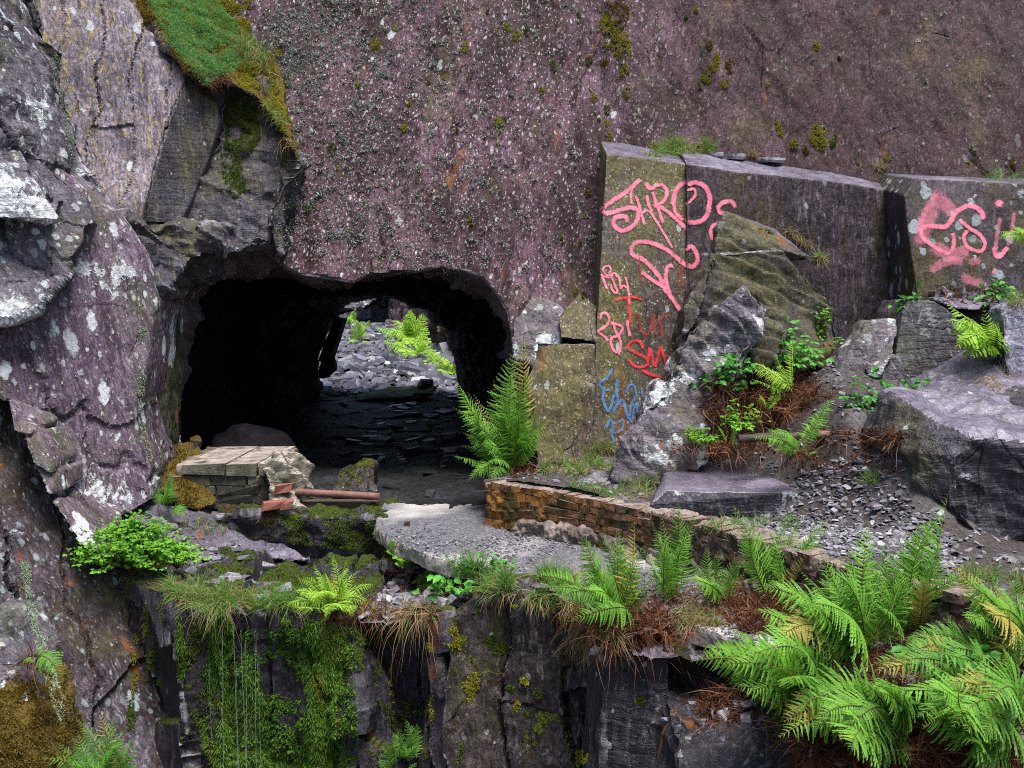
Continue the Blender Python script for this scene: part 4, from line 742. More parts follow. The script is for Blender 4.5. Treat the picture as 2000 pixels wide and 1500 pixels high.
x, y = -3.4 + 3.2 * r.random(3200), 7.5 + 2.6 * r.random(3200); k = (y > np.interp(x, rim[:, 0], rim[:, 1]) + .05) & (y < 9.35) & (perlin(np.column_stack([x, y, x * 0]) * 1.6) > -.1)
chip_field('ledge_rubble', on_f(led_z, x[k], y[k]), .015, .085, 'chip', .3, .25, 6, 2.2)
x, y = .5 + 2.8 * r.random(2600), 5.0 + 2.2 * r.random(2600); k = in_poly(FS, x, y)
chip_field('slate_litter', np.column_stack([x, y, np.minimum(fern_f(np.column_stack([x, y])), .02)])[k], .012, .07, 'chip', .3, .2, 7, 2.5)
# larger slabs of the far scree, each its own
for k in range(46):
    px, py = 635 + 255 * r.random(), 640 + 130 * r.random()
    if py < 652 and px > 720: continue
    h = cast(T_ALL, px, py)
    if h is None or h[0][1] < 19: continue
    slab_at('scree_slab', 'flat broken slate slab lying on the sunlit scree beyond the tunnel', h[0] - (0, 0, .05), .18 + .35 * r.random() ** 1.5, (r.normal() * .25 + .1, r.normal() * .25, r.random() * 6), .08 + .12 * r.random(), 'scree', 300 + k, 'slate', 'slabs lying on the scree beyond the tunnel')

# ------------------------------------------------------------------ brickwork, pipe, timber
def boxes(cs, us, vs, ws, jit=0.004, sd=0, bev=.12):
    """bricks: centres and half-axes, corners knocked a little out of true and the outer face bevelled"""
    r = np.random.default_rng(sd); n = len(cs); sg = np.array([(a, b, c) for c in (-1, 1) for b in (-1, 1) for a in (-1, 1)], float)
    V = cs[:, None] + sg[None, :, :1] * us[:, None] + sg[None, :, 1:2] * vs[:, None] + sg[None, :, 2:] * ws[:, None]
    V = V + r.normal(size=V.shape) * jit
    f = np.array([[0, 2, 3, 1], [4, 5, 7, 6], [0, 1, 5, 4], [2, 6, 7, 3], [0, 4, 6, 2], [1, 3, 7, 5]])
    return V.reshape(-1, 3), (f[None] + (np.arange(n) * 8)[:, None, None]).reshape(-1, 4)
def brick_wall():
    w_ = np.array(WALL_XY); seg = np.linalg.norm(np.diff(w_, axis=0), axis=1); s = np.concatenate([[0], np.cumsum(seg)])
    root = thing('brick_wall', (w_[2][0], w_[2][1], 0), 'low broken red brick wall edging the path, stained orange with lichen', 'wall')
    def at(t): return np.array([np.interp(t, s, w_[:, 0]), np.interp(t, s, w_[:, 1])])
    C, U, Vv, W = [], [], [], []; r = np.random.default_rng(9); bl, bh = .112, .066
    for c in range(6):
        t = (.06 if c % 2 else 0.0)
        while t < s[-1] - .1:
            ln = bl if (c == 5 or r.random() < .5) else bl * 2
            a, b = at(t), at(t + ln); m = (a + b) / 2; d = (b - a) / np.linalg.norm(b - a); nrm = np.array([d[1], -d[0]])
            gone = r.random() < .03 + .55 * min(1, max(0, t - 1.15) / .5) or (t > .5 and c < 2)
            z = .035 + c * .0645 + .006 * math.sin(t * 3); dep = .11 if c == 5 else .06
            if not gone and z > .02 + .12 * (t > .35) * (perlin(np.array([[t * 2.2, 3.1, 0]]))[0] + .3):
                C.append((*(m - nrm * (dep - .006 - .012 * r.random())), z)); U.append((*(d * (ln / 2 - .006)), r.normal() * .002)); Vv.append((*(-nrm * dep), 0)); W.append((0, 0, bh / 2 - .006))
            t += ln
    V, f = boxes(np.array(C), np.array(U), np.array(Vv), np.array(W), .0045, 9); obj('bricks', V, f, M['brick'], root, smooth=False)
    off = []
    for t in np.linspace(0, s[-1], 60):
        a = at(t); d = at(min(t + .05, s[-1])) - at(max(t - .05, 0)); d /= np.linalg.norm(d); off.append((a, np.array([d[1], -d[0]])))
    poly = [tuple(a + n * .003) for a, n in off] + [tuple(a - n * .30) for a, n in off[::-1]]
    v, q = shells_to_voxel([prism_xy(poly, -.06, .375)], .016); v = displace(v, q, [('f', 5, .02), ('c', 9, .03), ('f', 20, .012)], 80); obj('mortar_core', v, q, M['mortar'], root, smooth=False); SURF.append((None, v, q))
    poly = []; 
    for k, (a, n) in enumerate(off):
        e = .02 + .05 * max(0, perlin(np.array([[k * .23, .5, 2]]))[0] + .25) if k > 3 else -.05
        poly.append(tuple(a + n * e))
    poly += [tuple(a - n * .2) for a, n in off[::-1]]
    v, q = shells_to_voxel([prism_xy(poly, -.08, .10)], .014); p = v * (2.4, 2.4, 0)
    v[:, 2] += np.where(v[:, 2] > 0, .06 * perlin(p + 3) + .03 * perlin(p * 3), 0); v = displace(v, q, [('f', 5, .025), ('c', 7, .06), ('f', 18, .014)], 81); obj('render_footing', v, q, M['render'], root, smooth=False)
    return root
brick_wall()
def pier():
    root = thing('brick_pier', P(470, 990, 9.7) * (1, 1, 0) + (0, 0, -.05), 'broken stone and brick pier in the left of the tunnel mouth', 'pier')
    x0, x1, y0, z1 = P(358, 990, 9.7)[0], P(520, 990, 9.7)[0], 9.72, .42
    C, U, Vv, W = [], [], [], []; r = np.random.default_rng(4); hts = [.115, .10, .095, .09]
    z = z1
    for c, hh in enumerate(hts):
        t = x0 - (.1 if c % 2 else .0); end = x1 - .02 * c + .02
        while t < end - .05:
            ln = min(.30 + .12 * r.random(), end - t); dep = .55 if c == 0 else .3
            C.append((t + ln / 2, y0 + dep + .015 * c + .01 * r.random(), z - hh / 2)); U.append((ln / 2 - .006, .004 * r.normal(), 0)); Vv.append((0.03, dep, 0)); W.append((0, 0, hh / 2 - .005)); t += ln
        z -= hh
    V, f = boxes(np.array(C), np.array(U), np.array(Vv), np.array(W), .007, 4); obj('stone_courses', V, f, M['pierstone'], root, smooth=False)
    v, q = shells_to_voxel([prism_xy([(x0 - .1, y0 + .07), (x1, y0 + .07), (x1 + .08, y0 + 1.1), (x0 - .1, y0 + 1.1)], -.2, z1 - .015)], .02); v = displace(v, q, [('f', 6, .02)], 82); obj('core', v, q, M['render'], root)
    sh = [hullpx([(512, 905, 9.7), (540, 888, 10.0), (566, 905, 9.9), (586, 950, 9.75), (590, 1002, 9.6), (524, 1012, 9.55), (528, 950, 9.6)], .6)]
    v, q = shells_to_voxel(sh, .014); v = displace(v, q, [('f', 3, .03), ('c', (5, 5, 3), .16), ('c', 11, .05), ('f', 12, 0.0027)], 83); obj('broken_end', v, q, M['pierstone'], root, smooth=False)
    C, U, Vv, W = [], [], [], []
    for px, py, d, w_ in [(535, 985, 9.5, .10), (556, 952, 9.62, .08), (560, 985, 9.5, .05), ]:
        a = r.normal() * .3; C.append(P(px, py, d)); U.append((w_ * math.cos(a), w_ * math.sin(a), .01)); Vv.append((-.07 * math.sin(a), .07 * math.cos(a), 0)); W.append((.01, 0, .034))
    V, f = boxes(np.array(C), np.array(U), np.array(Vv), np.array(W), .006, 5); obj('red_bricks', V, f, M['pierbrick'], root, smooth=False)
pier()
stone('rock', 'moss-covered rock between the pier and the left face', [hullpx([(338, 862, 10.3), (364, 872, 10.2), (366, 915, 9.9), (420, 985, 9.6), (380, 1000, 9.5), (312, 960, 9.65), (318, 925, 9.8)], .5)], 'brownmoss', ROCKN, .018, 75.0)
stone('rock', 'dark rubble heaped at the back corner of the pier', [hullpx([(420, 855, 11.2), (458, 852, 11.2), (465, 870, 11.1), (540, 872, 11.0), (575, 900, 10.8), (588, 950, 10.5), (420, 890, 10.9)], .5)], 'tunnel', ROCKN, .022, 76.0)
def tube(A, B, r0, n=20, hollow=True):
    A, B = np.array(A), np.array(B); d = (B - A) / np.linalg.norm(B - A); u = np.cross(d, (0, 0, 1)); u /= np.linalg.norm(u); v = np.cross(u, d); a = np.arange(n) * 2 * math.pi / n
    ring = np.cos(a)[:, None] * u + np.sin(a)[:, None] * v; L = []
    for k in range(9): L.append(A + (B - A) * k / 8 + ring * r0 * (1 + .02 * math.sin(k * 2.2)))
    L.append(B + ring * r0 * .8); L.append(B - d * .25 + ring * r0 * .78)
    V = np.vstack(L); i = np.arange(n); j = (i + 1) % n
    f = np.vstack([np.column_stack([k * n + i, k * n + j, (k + 1) * n + j, (k + 1) * n + i]) for k in range(len(L) - 1)]); f = np.vstack([f]); return V, f, np.arange(n)[None] + (len(L) - 1) * n
V, f, cap = tube(P(578, 961, 9.75), P(742, 970, 9.75), .036); tag(obj('pipe', V, [f, cap], M['rustpipe']), 'rusty iron pipe sticking out of the broken pier', 'pipe')
tag(obj('timber', *boxes(np.array([P(660, 983, 9.85)]), np.array([(.40, .02, 0)]), np.array([(0, .06, 0)]), np.array([(0, 0, .03)]), .006, 3), M['wood'], smooth=False), 'dark plank lying under the rusty pipe', 'plank')
a, b = P(636, 706, 19.0), P(664, 624, 19.0); c_ = (a + b) / 2; u = (b - a) / 2; s_ = np.cross(u, (0, 1, 0)); s_ /= np.linalg.norm(s_)
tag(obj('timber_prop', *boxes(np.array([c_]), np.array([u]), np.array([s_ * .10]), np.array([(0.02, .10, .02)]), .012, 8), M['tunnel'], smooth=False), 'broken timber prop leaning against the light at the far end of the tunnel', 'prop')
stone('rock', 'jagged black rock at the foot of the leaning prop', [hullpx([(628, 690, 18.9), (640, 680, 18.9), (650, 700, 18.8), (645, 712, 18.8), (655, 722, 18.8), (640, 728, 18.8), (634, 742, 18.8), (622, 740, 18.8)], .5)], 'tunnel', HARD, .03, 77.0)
h1, h2 = cast(T_ALL, 1448, 856), cast(T_ALL, 1745, 852)
def log_(A, B, r0, n=14):
    V, f, cap = tube(A, B, r0, n); V = V[:9 * n]; f = f[:8 * n]; V = V + .25 * r0 * perlin(V * 14)[:, None] * (0, .6, 1); return V, f, np.array([np.arange(n), np.arange(n) + 8 * n])
V, f, cap = log_(P(1440, 857, 8.30), P(1560, 852, 8.45), .035); tag(obj('log', V, [f, cap], M['wood']), 'dark rotting log end left of the small fern', 'log')
V, f, cap = log_(P(1590, 850, 8.3), P(1750, 845, 8.25), .036); tag(obj('log', V, [f, cap], M['rustpipe']), 'reddish fallen log lying before the bramble by the huge boulder', 'log')
tag(obj('stake', *boxes(np.array([P(795, 1026, 9.0)]), np.array([(.022, .004, 0)]), np.array([(0, .022, 0)]), np.array([(.002, 0, .032)]), .003, 12), M['wood'], smooth=False), 'short cut-off wooden stake standing in the path', 'stake')

# ------------------------------------------------------------------ graffiti, laid on the stone it was sprayed on
def paint(parent, strokes, mat, label, soft=1.0):
    tr = bvh([parent]); Vs, Fs, cov, o = [], [], [], 0
    for width, pts in strokes:
        p = np.array(pts, float); width *= .70
        if len(p) > 2:                                       # Catmull-Rom through the points
            q = np.vstack([2 * p[0] - p[1], p, 2 * p[-1] - p[-2]]); out = []
            for k in range(1, len(q) - 2):
                m = max(3, int(np.linalg.norm(q[k + 1] - q[k]) / 4))
                for t in np.linspace(0, 1, m, endpoint=False): out.append(.5 * ((2 * q[k]) + (q[k + 1] - q[k - 1]) * t + (2 * q[k - 1] - 5 * q[k] + 4 * q[k + 1] - q[k + 2]) * t * t + (3 * q[k] - q[k - 1] - 3 * q[k + 1] + q[k + 2]) * t ** 3))
            p = np.array(out + [p[-1]])
        else: p = np.linspace(p[0], p[-1], max(3, int(np.linalg.norm(p[-1] - p[0]) / 4)))
        d = np.gradient(p, axis=0); d /= np.linalg.norm(d, axis=1)[:, None] + 1e-9; e = d[[0, -1]] * width * .5
        p = np.vstack([p[0] - e[0], p[0] - e[0] * .5, p, p[-1] + e[1] * .5, p[-1] + e[1]]); d = np.vstack([d[0], d, d[-1]]); sl_ = np.concatenate([[0], np.cumsum(np.linalg.norm(np.diff(p, axis=0), axis=1))]); en = np.minimum(sl_, sl_[-1] - sl_) / (width * .5); d = np.vstack([d[0], d, d[-1]]); n = np.column_stack([-d[:, 1], d[:, 0]]); rows = []
        for k, c in enumerate(p):
            row = []
            for a in (-1, -.5, 0, .5, 1):
                h = cast(tr, *(c + n[k] * a * width * .5 * (1.25)))
                row.append(None if h is None else h[0] + h[1] * .007)
            rows.append(row)
        idx = {}
        for k, row in enumerate(rows):
            for a, v in enumerate(row):
                if v is not None:
                    idx[k, a] = o; o += 1; Vs.append(v); cov.append((0, .7, 1, .7, 0)[a] * min(1.0, en[k]))
        for k in range(len(rows) - 1):
            for a in range(4):
                q = [(k, a), (k + 1, a), (k + 1, a + 1), (k, a + 1)]
                if all(z in idx for z in q):
                    w_ = [Vs[idx[z]] for z in q]
                    if max(np.linalg.norm(w_[0] - w_[2]), np.linalg.norm(w_[1] - w_[3])) < .25: Fs.append([idx[z] for z in q])
    ob = obj('graffiti', np.array(Vs), np.array(Fs), M[mat], parent, attrs={'cov': cov}); ob['label'] = label; return ob
def Z(x0, y0, s, pts): return [(x0 + x / s, y0 + y / s) for x, y in pts]
A_ = lambda *pts: Z(1130, 320, 5.714, pts)
B_ = lambda *pts: Z(1130, 500, 5.714, pts)
C_ = lambda *pts: Z(1130, 640, 5.714, pts)
D_ = lambda *pts: Z(1720, 330, 5.557, pts)
paint(bl, [(13, A_((675, 185), (560, 290), (400, 400), (300, 470), (268, 520), (300, 555), (420, 530), (560, 490), (650, 510), (670, 560), (640, 650), (560, 725), (470, 745), (400, 700), (390, 630), (430, 590), (520, 590), (545, 640))),
           (7, A_((600, 270), (580, 350), (590, 440))), (8, A_((640, 365), (690, 520), (730, 670))), (7, A_((700, 560), (750, 525), (800, 540), (860, 630), (940, 760), (1000, 860), (1040, 930))), (9, A_((760, 360), (780, 450), (810, 530))),
           (10, A_((830, 330), (860, 430), (900, 540), (940, 650))), (12, A_((755, 225), (780, 270), (830, 270), (860, 240))), (11, A_((870, 240), (940, 240), (985, 310), (960, 400), (890, 460), (850, 475))), (11, A_((900, 470), (1000, 540), (1090, 620), (1180, 700), (1290, 800)))], 'pink', 'pink sprayed letters SHR with looping strokes')
paint(br, [(14, A_((1190, 200), (1120, 230), (1075, 320), (1060, 430), (1080, 540), (1150, 620), (1250, 655), (1360, 640), (1430, 570), (1460, 440), (1450, 320), (1380, 230), (1290, 210), (1230, 225))),
           (8, A_((1225, 290), (1290, 280), (1300, 350), (1230, 430), (1130, 465), (1060, 450))), (13, A_((1740, 470), (1700, 420), (1620, 430), (1560, 480), (1580, 540), (1660, 560))), (11, A_((1600, 660), (1500, 690), (1470, 750), (1490, 840)))], 'pink', 'pink sprayed round letters continuing the tag')
paint(bl, [(14, A_((1050, 440), (1065, 360), (1110, 260), (1180, 210))), (11, A_((1060, 430), (1080, 540), (1150, 620)))], 'pink', 'pink sprayed curve of the round letter')
paint(bl, [(13, A_((1220, 960), (1260, 930), (1310, 1000), (1310, 1110), (1230, 1150), (1130, 1080), (1000, 970), (860, 900), (740, 870), (640, 880), (590, 950), (610, 1020), (720, 1070), (820, 1160), (900, 1260), (950, 1330))),
           (12, A_((710, 1215), (840, 1310), (960, 1380), (1010, 1440))), (11, A_((1040, 1140), (990, 1150), (970, 1240), (980, 1340), (1020, 1440))), (12, B_((960, 370), (1040, 470), (1100, 560), (1140, 610)))], 'pink', 'pink sprayed N shaped scrawl below the first tag')
paint(br, [(13, A_((1200, 950), (1260, 920), (1315, 1000), (1320, 1100), (1260, 1150), (1190, 1120)))], 'pink', 'pink sprayed end of the N shaped scrawl')
paint(bl, [(6, B_((340, 190), (360, 150), (330, 110), (280, 130), (275, 170), (330, 220), (400, 190), (430, 230))), (8, B_((260, 210), (280, 280), (315, 360))), (6, B_((270, 220), (330, 240))), (7, B_((370, 240), (400, 320), (430, 390), (410, 415), (370, 370), (360, 320))), (6, B_((380, 200), (360, 240))), (6, B_((445, 220), (460, 300), (470, 370), (490, 330), (540, 350))), (6, B_((525, 240), (545, 330), (560, 430), (565, 540)))], 'pink', 'small pink sprayed letters at the left edge of the block')
paint(bl, [(8, B_((240, 700), (260, 640), (310, 640), (340, 700), (310, 780), (220, 840), (290, 900), (325, 940))), (8, B_((380, 740), (410, 830), (450, 910), (470, 980), (450, 1070), (400, 1060), (360, 980), (370, 910), (440, 890), (490, 800), (420, 760), (370, 750))), (9, B_((545, 730), (550, 800), (570, 880))), (6, B_((430, 1070), (455, 1100)))], 'pink', 'pink sprayed letters RB above the blue tag')
paint(bl, [(7, B_((420, 490), (520, 465), (620, 460), (690, 480))), (8, B_((545, 470), (555, 560), (570, 660), (575, 740)))], 'red', 'bright red sprayed letter T')
paint(bl, [(9, B_((670, 650), (680, 760), (710, 850), (770, 870), (810, 790), (830, 650)), ), (9, B_((830, 650), (835, 760), (860, 870)))], 'maroon', 'dark faded red letter u')
paint(bl, [(9, B_((900, 700), (920, 800), (940, 900))), (9, B_((905, 720), (950, 665), (1010, 660)))], 'maroon', 'dark faded red letter n or r')
paint(bl, [(6, B_((670, 20), (680, 150), (690, 290)))], 'maroon', 'old red drip under the pink scrawl')
paint(bl, [(6, B_((1140, 30), (1150, 180), (1150, 330)))], 'maroon', 'old red drip at the right edge of the block')
paint(bl, [(8, C_((715, 225), (690, 160), (620, 145), (560, 180), (560, 240), (640, 280), (740, 330), (770, 400), (700, 440), (610, 420), (565, 360))), (8, C_((770, 420), (790, 230), (820, 330), (855, 430), (910, 220), (950, 330), (1005, 500))), (8, C_((990, 320), (1075, 340))), (9, C_((720, 480), (800, 520), (915, 555)))], 'red', 'bright red sprayed letters SM')
paint(bl, [(7, C_((370, 460), (330, 540), (230, 625), (290, 690), (330, 690))), (8, C_((280, 690), (270, 800), (320, 930), (350, 900), (390, 760))), (9, C_((430, 580), (420, 700), (450, 850))), (8, C_((390, 930), (450, 830), (500, 810), (530, 950), (590, 1050))), (7, C_((530, 720), (560, 650), (610, 640), (640, 740), (590, 850), (570, 980))), (7, C_((600, 1020), (620, 900), (660, 840), (650, 930), (700, 1020))), (6, C_((700, 680), (720, 800), (760, 960))), (7, C_((310, 1110), (350, 1020), (380, 1080), (370, 1180), (400, 1270))), (6, C_((450, 1050), (500, 1020), (490, 1120), (430, 1170)))], 'blue', 'faded blue sprayed scrawl near the grass')
paint(bq, [(15, D_((440, 640), (560, 620), (690, 630), (760, 570), (800, 480), (880, 430), (980, 400), (1080, 450), (1110, 530))), (11, D_((860, 560), (960, 640), (1080, 720), (1130, 820), (1090, 890), (1000, 880), (920, 820), (900, 740), (930, 680))), (12, D_((440, 650), (450, 740), (560, 830), (680, 900), (760, 900), (790, 800), (785, 710)))], 'pinkw', 'pink sprayed letter loops on the right-hand block')
paint(bq, [(40, D_((600, 300), (720, 400), (790, 470))), (46, D_((560, 420), (500, 560), (440, 760))), (40, D_((600, 860), (760, 930), (900, 900))), (18, D_((590, 280), (440, 560), (420, 660))), (12, D_((1290, 550), (1270, 680), (1240, 900))), (11, D_((1445, 490), (1420, 660), (1380, 820))), (26, D_((560, 1090), (700, 1010), (860, 990))), (26, D_((900, 1180), (1000, 1220), (1090, 1240))), (22, D_((980, 1000), (1060, 1000)))], 'pinkf', 'faint pink overspray and strokes on the right-hand block')
paint(bq, [(21, D_((1270, 375), (1295, 375)))], 'pinkw', 'round pink sprayed dot of the letter i')
paint(bq, [(15, D_((1225, 1115), (1240, 1115)))], 'pinkw', 'small pink sprayed dot low on the block')
paint(bq, [(14, D_((1230, 870), (1250, 950), (1300, 940), (1370, 860)))], 'pinkw', 'pink sprayed hook under the letter i')
Q_ = lambda *pts: Z(1560, 540, 4.545, pts)
paint(zig, [(5, Q_((1130, 290), (1165, 285))), (5, Q_((1165, 288), (1135, 335))), (5, Q_((1135, 340), (1205, 348))), (5, Q_((1205, 350), (1140, 385))), (5, Q_((1140, 388), (1215, 390))), (5, Q_((1215, 392), (1150, 425))), (5, Q_((1150, 428), (1225, 430))), (5, Q_((1225, 425), (1190, 465))), (5, Q_((1080, 470), (1130, 465))), (5, Q_((1130, 468), (1080, 510))), (5, Q_((1080, 515), (1135, 520))), (5, Q_((1090, 300), (1060, 420))), (5, Q_((1060, 400), (1100, 380)))], 'scratch', 'thin pale scratched zigzag lines')

# ------------------------------------------------------------------ plants
TREE = bvh()
def unit(v): v = np.asarray(v, float); return v / (np.linalg.norm(v, axis=-1, keepdims=True) + 1e-12)
def pinna(m, broad):
    """one leaflet: toothed lobes on both sides of its midrib; columns: along, across, lift"""
    V, f = [], []
    for i in range(m + 1): V.append((i / m, 0, 0))
    for sgn in (-1, 1):
        for i in range(m):
            w_ = (1 - i / m) ** .6 * broad * (.72 if i == 0 else 1) * (.85 + .3 * ((i * 7) % 3) / 2); k = len(V)
            V += [((i + .35) / m, sgn * w_ * .86, -.03), ((i + 1.12) / m, sgn * w_, -.05)]
            q = [i, i + 1, k + 1, k] if sgn < 0 else [i, k, k + 1, i + 1]; f.append(q)
    return np.array(V), np.array(f)
PIN = {0: pinna(8, .11), 1: pinna(6, .13), 2: pinna(3, .20)}
def frond(B, T, arch=.3, wid=.16, n=24, lod=0, hint=None, seed=0, bare=.16, curl=0.0):
    """a fern frond from base B to tip T: stalk, and toothed leaflets in pairs"""
    r = np.random.default_rng(seed); B, T = np.asarray(B, float), np.asarray(T, float); L = np.linalg.norm(T - B)
    up = np.array([0, 0, 1.0]); C = B + (T - B) * .42 + up * arch * L * (.6 + .8 * r.random()) + r.normal(size=3) * .085 * L
    def at(t): t = np.asarray(t)[:, None]; return (1 - t) ** 2 * B + 2 * t * (1 - t) * C + t * t * T
    def dr(t): t = np.asarray(t)[:, None]; return unit(2 * (1 - t) * (C - B) + 2 * t * (T - C))
    ht = unit(np.array([.25 * r.normal(), -.75, .8 + .2 * r.normal()]) if hint is None else np.array(hint))
    t = np.linspace(bare, .985, n); p, d = at(t), dr(t); s = unit(np.cross(d, ht)); nn = unit(np.cross(s, d)); tw = .5 * r.normal() * (t - .2); s, nn = unit(s * np.cos(tw)[:, None] + nn * np.sin(tw)[:, None]), unit(nn * np.cos(tw)[:, None] - s * np.sin(tw)[:, None])
    u = (t - bare) / (1 - bare); prof = np.minimum(1, .45 + u * 2.6) * (1 - u ** 2.2) + .03
    l = L * wid * prof * (1 + .10 * r.normal(size=n)); ang = .22 + .5 * u; tv, tf = PIN[lod]; Vs, Fs, o = [], [], 0
    for sg in (-1, 1):
        a = ang + .16 * r.normal(size=n); dp = .35 + .45 * r.random(n)
        ax = unit(s * sg * np.cos(a)[:, None] + d * np.sin(a)[:, None] - nn * (.25 * dp)[:, None]); wd = unit(np.cross(nn, ax)) + 0 * ax
        V = p[:, None] + ax[:, None] * (tv[None, :, :1] * l[:, None, None]) + wd[:, None] * (tv[None, :, 1:2] * l[:, None, None] * (.85 + .3 * r.random((n, 1, 1)))) + nn[:, None] * ((tv[None, :, 2:] * l[:, None, None]) - (dp * l)[:, None, None] * tv[None, :, :1] ** 2 * .55)
        Vs.append(V.reshape(-1, 3)); Fs.append((tf[None] + (np.arange(n) * len(tv))[:, None, None] + o).reshape(-1, 4)); o += V.shape[0] * V.shape[1]
    tt = np.linspace(0, 1, 14); q, e = at(tt), dr(tt); s1 = unit(np.cross(e, ht)); n1 = np.cross(s1, e); rad = (.0042 * (1 - .8 * tt) * min(1.3, .4 + L))[:, None]
    R = np.stack([q + s1 * rad, q - .5 * s1 * rad + .87 * n1 * rad, q - .5 * s1 * rad - .87 * n1 * rad], 1).reshape(-1, 3)
    k = np.arange(13)[:, None] * 3; c = np.arange(3)[None]; c2 = (c + 1) % 3
    sf = np.stack([k + c, k + c2, k + 3 + c2, k + 3 + c], -1).reshape(-1, 4) + o
    return np.vstack(Vs + [R]), np.vstack(Fs), sf
def ribbons(pts, n, length, width, up=.6, spread=.6, droop=.6, kink=.3, segs=5, seed=0, lean=(0, 0, 0), nrm=None):
    """n bent blades rooted on pts"""
    r = np.random.default_rng(seed); pts = np.asarray(pts); i = r.integers(0, len(pts), n); p = pts[i] + 0.0
    base = np.tile([0, 0, 1.0], (n, 1)) if nrm is None else np.asarray(nrm)[i]
    d = unit(base * up + r.normal(size=(n, 3)) * spread + np.array(lean)); l = length * (.45 + .8 * r.random(n)); w_ = width * (.7 + .6 * r.random(n))
    side = unit(np.cross(d, r.normal(size=(n, 3)))); rows = []
    for k in range(segs + 1):
        ww = (w_ * (1 - (k / segs) ** 1.5))[:, None] * .5 + .0002; rows += [p - side * ww, p + side * ww]
        p = p + d * (l / segs)[:, None]; d = unit(d + np.array([0, 0, -droop / segs]) + r.normal(size=(n, 3)) * kink / segs)
    V = np.stack(rows, 1); m = 2 * (segs + 1); k = np.arange(segs) * 2
    f = np.stack([k, k + 1, k + 3, k + 2], -1)[None] + (np.arange(n) * m)[:, None, None]
    return V.reshape(-1, 3), f.reshape(-1, 4)
LEAF = np.array([(0, 0, 0), (.5, 0, .0), (1, 0, -.08), (.22, .24, .07), (.62, .30, .07), (.22, -.24, .07), (.62, -.30, .07)])
LEAFQ = np.array([[0, 1, 4, 3], [1, 0, 5, 6]]); LEAFT = np.array([[1, 2, 4], [2, 1, 6]])
def leaves(p, d, nrm, size, seed=0):
    n = len(p); d = unit(d); s = unit(np.cross(nrm, d)); nn = np.cross(d, s); sz = np.asarray(size).reshape(-1, 1, 1) * np.ones((n, 1, 1))
    V = p[:, None] + sz * (LEAF[None, :, :1] * d[:, None] + LEAF[None, :, 1:2] * s[:, None] + LEAF[None, :, 2:] * nn[:, None]); o = (np.arange(n) * len(LEAF))[:, None, None]
    return V.reshape(-1, 3), (LEAFQ[None] + o).reshape(-1, 4), (LEAFT[None] + o).reshape(-1, 3)

def ground_at(px, py, d=None):
    if d is not None: return P(px, py, d)
    h = cast(TREE, px, py); return h[0] if h else P(px, py, 8)
NF = [0]
def fern(px, py, d, tips, label, mat='fern', lod=0, arch=.22, wid=.15, dead=0, deadr=.16, bare=.16, group='ferns', n=None, more=.75):
    """tips: (column, row, how much nearer than the root in metres)"""
    B = ground_at(px, py, d); root = thing('fern', B, label, 'fern', group)
    tips = list(tips); rr = np.random.default_rng(int(px * 7 + py))
    if more:
        for tp in list(tips):
            for _ in range(int(more) + (rr.random() < more % 1)): tips.append((tp[0] + rr.normal() * 22 + (px - tp[0]) * .12, tp[1] + rr.normal() * 18 + (py - tp[1]) * .18, (tp[2] if len(tp) > 2 else .1) + .15 * rr.normal()) + tuple(tp[3:]))
    for k, tp in enumerate(tips):
        NF[0] += 1; T = P(tp[0], tp[1], B[1] - (tp[2] if len(tp) > 2 else .1)); r = np.random.default_rng(NF[0]); L = np.linalg.norm(T - B)
        vert = (T[2] - B[2]) / (L + 1e-6); ar = (tp[3] if len(tp) > 3 else arch * (1.25 - vert)) 
        V, f, sf = frond(B + r.normal(size=3) * (.03, .03, .004), T, ar, wid * (.9 + .2 * r.random()), n or int(np.clip(18 + 14 * L, 15, 34)), lod, None, NF[0], bare)
        obj('frond', V, [(f, 0), (sf, 1)], [M['fernold' if lod == 0 and rr.random() < .07 else mat], M['stalk']], root, smooth=False)
    if dead:
        r = np.random.default_rng(900 + NF[0]); q = B + r.normal(size=(60, 3)) * (deadr, deadr * .6, .015)
        V, f = ribbons(q, dead, .20, .007, .35, .8, 1.6, 1.6, 6, NF[0], (0, -.35, 0)); V2, f2 = ribbons(q, dead // 3, .40, .004, .5, .9, 1.5, .5, 6, NF[0] + 1, (0, -.3, 0))
        o = obj('dead_fronds', np.vstack([V, V2]), [f, f2 + len(V)], M['dead'], root, smooth=False); o['kind'] = 'stuff'
    return root
fern(1000, 925, 9.75, [(1022, 655, .1, .02), (1000, 690, .3, .05), (1012, 672, .2, .03), (1030, 720, .2, .05), (893, 745, .2), (884, 795, .3), (905, 845, .4), (885, 890, .4), (912, 942, .5), (960, 950, .6), (1048, 795, .3), (1052, 862, .4), (1045, 830, .5), (965, 742, .1), (925, 770, .0), (940, 870, .6), (980, 760, .4), (1010, 780, .5), (900, 870, .2), (950, 905, .6), (930, 820, .4)],
     'lush green fern at the right side of the tunnel mouth', dead=260, deadr=.14, wid=.15)
fern(655, 1190, 7.75, [(558, 1185, .4), (580, 1128, .1), (600, 1160, .5), (612, 1098, 0), (650, 1082, -.1), (678, 1085, .0), (705, 1112, 0), (732, 1142, .1), (722, 1180, .3), (636, 1200, .6), (690, 1205, .4), (575, 1155, .3), (665, 1120, .4)], 'bright pale green fern on the rim above the dripping moss', 'ferny', dead=160, wid=.17, bare=.1)
fern(1225, 1210, None, [(1045, 1128, 0), (1085, 1172, .4), (1100, 1108, 0), (1128, 1052, 0), (1170, 1042, .1), (1205, 1025, .1), (1240, 1012, .0, .05), (1262, 1060, .2), (1110, 1215, .6), (1060, 1150, .3), (1150, 1090, .4), (1140, 1150, .5), (1190, 1095, .4)], 'spreading fern on the rim with brown dead fronds beneath it', dead=420, deadr=.22)
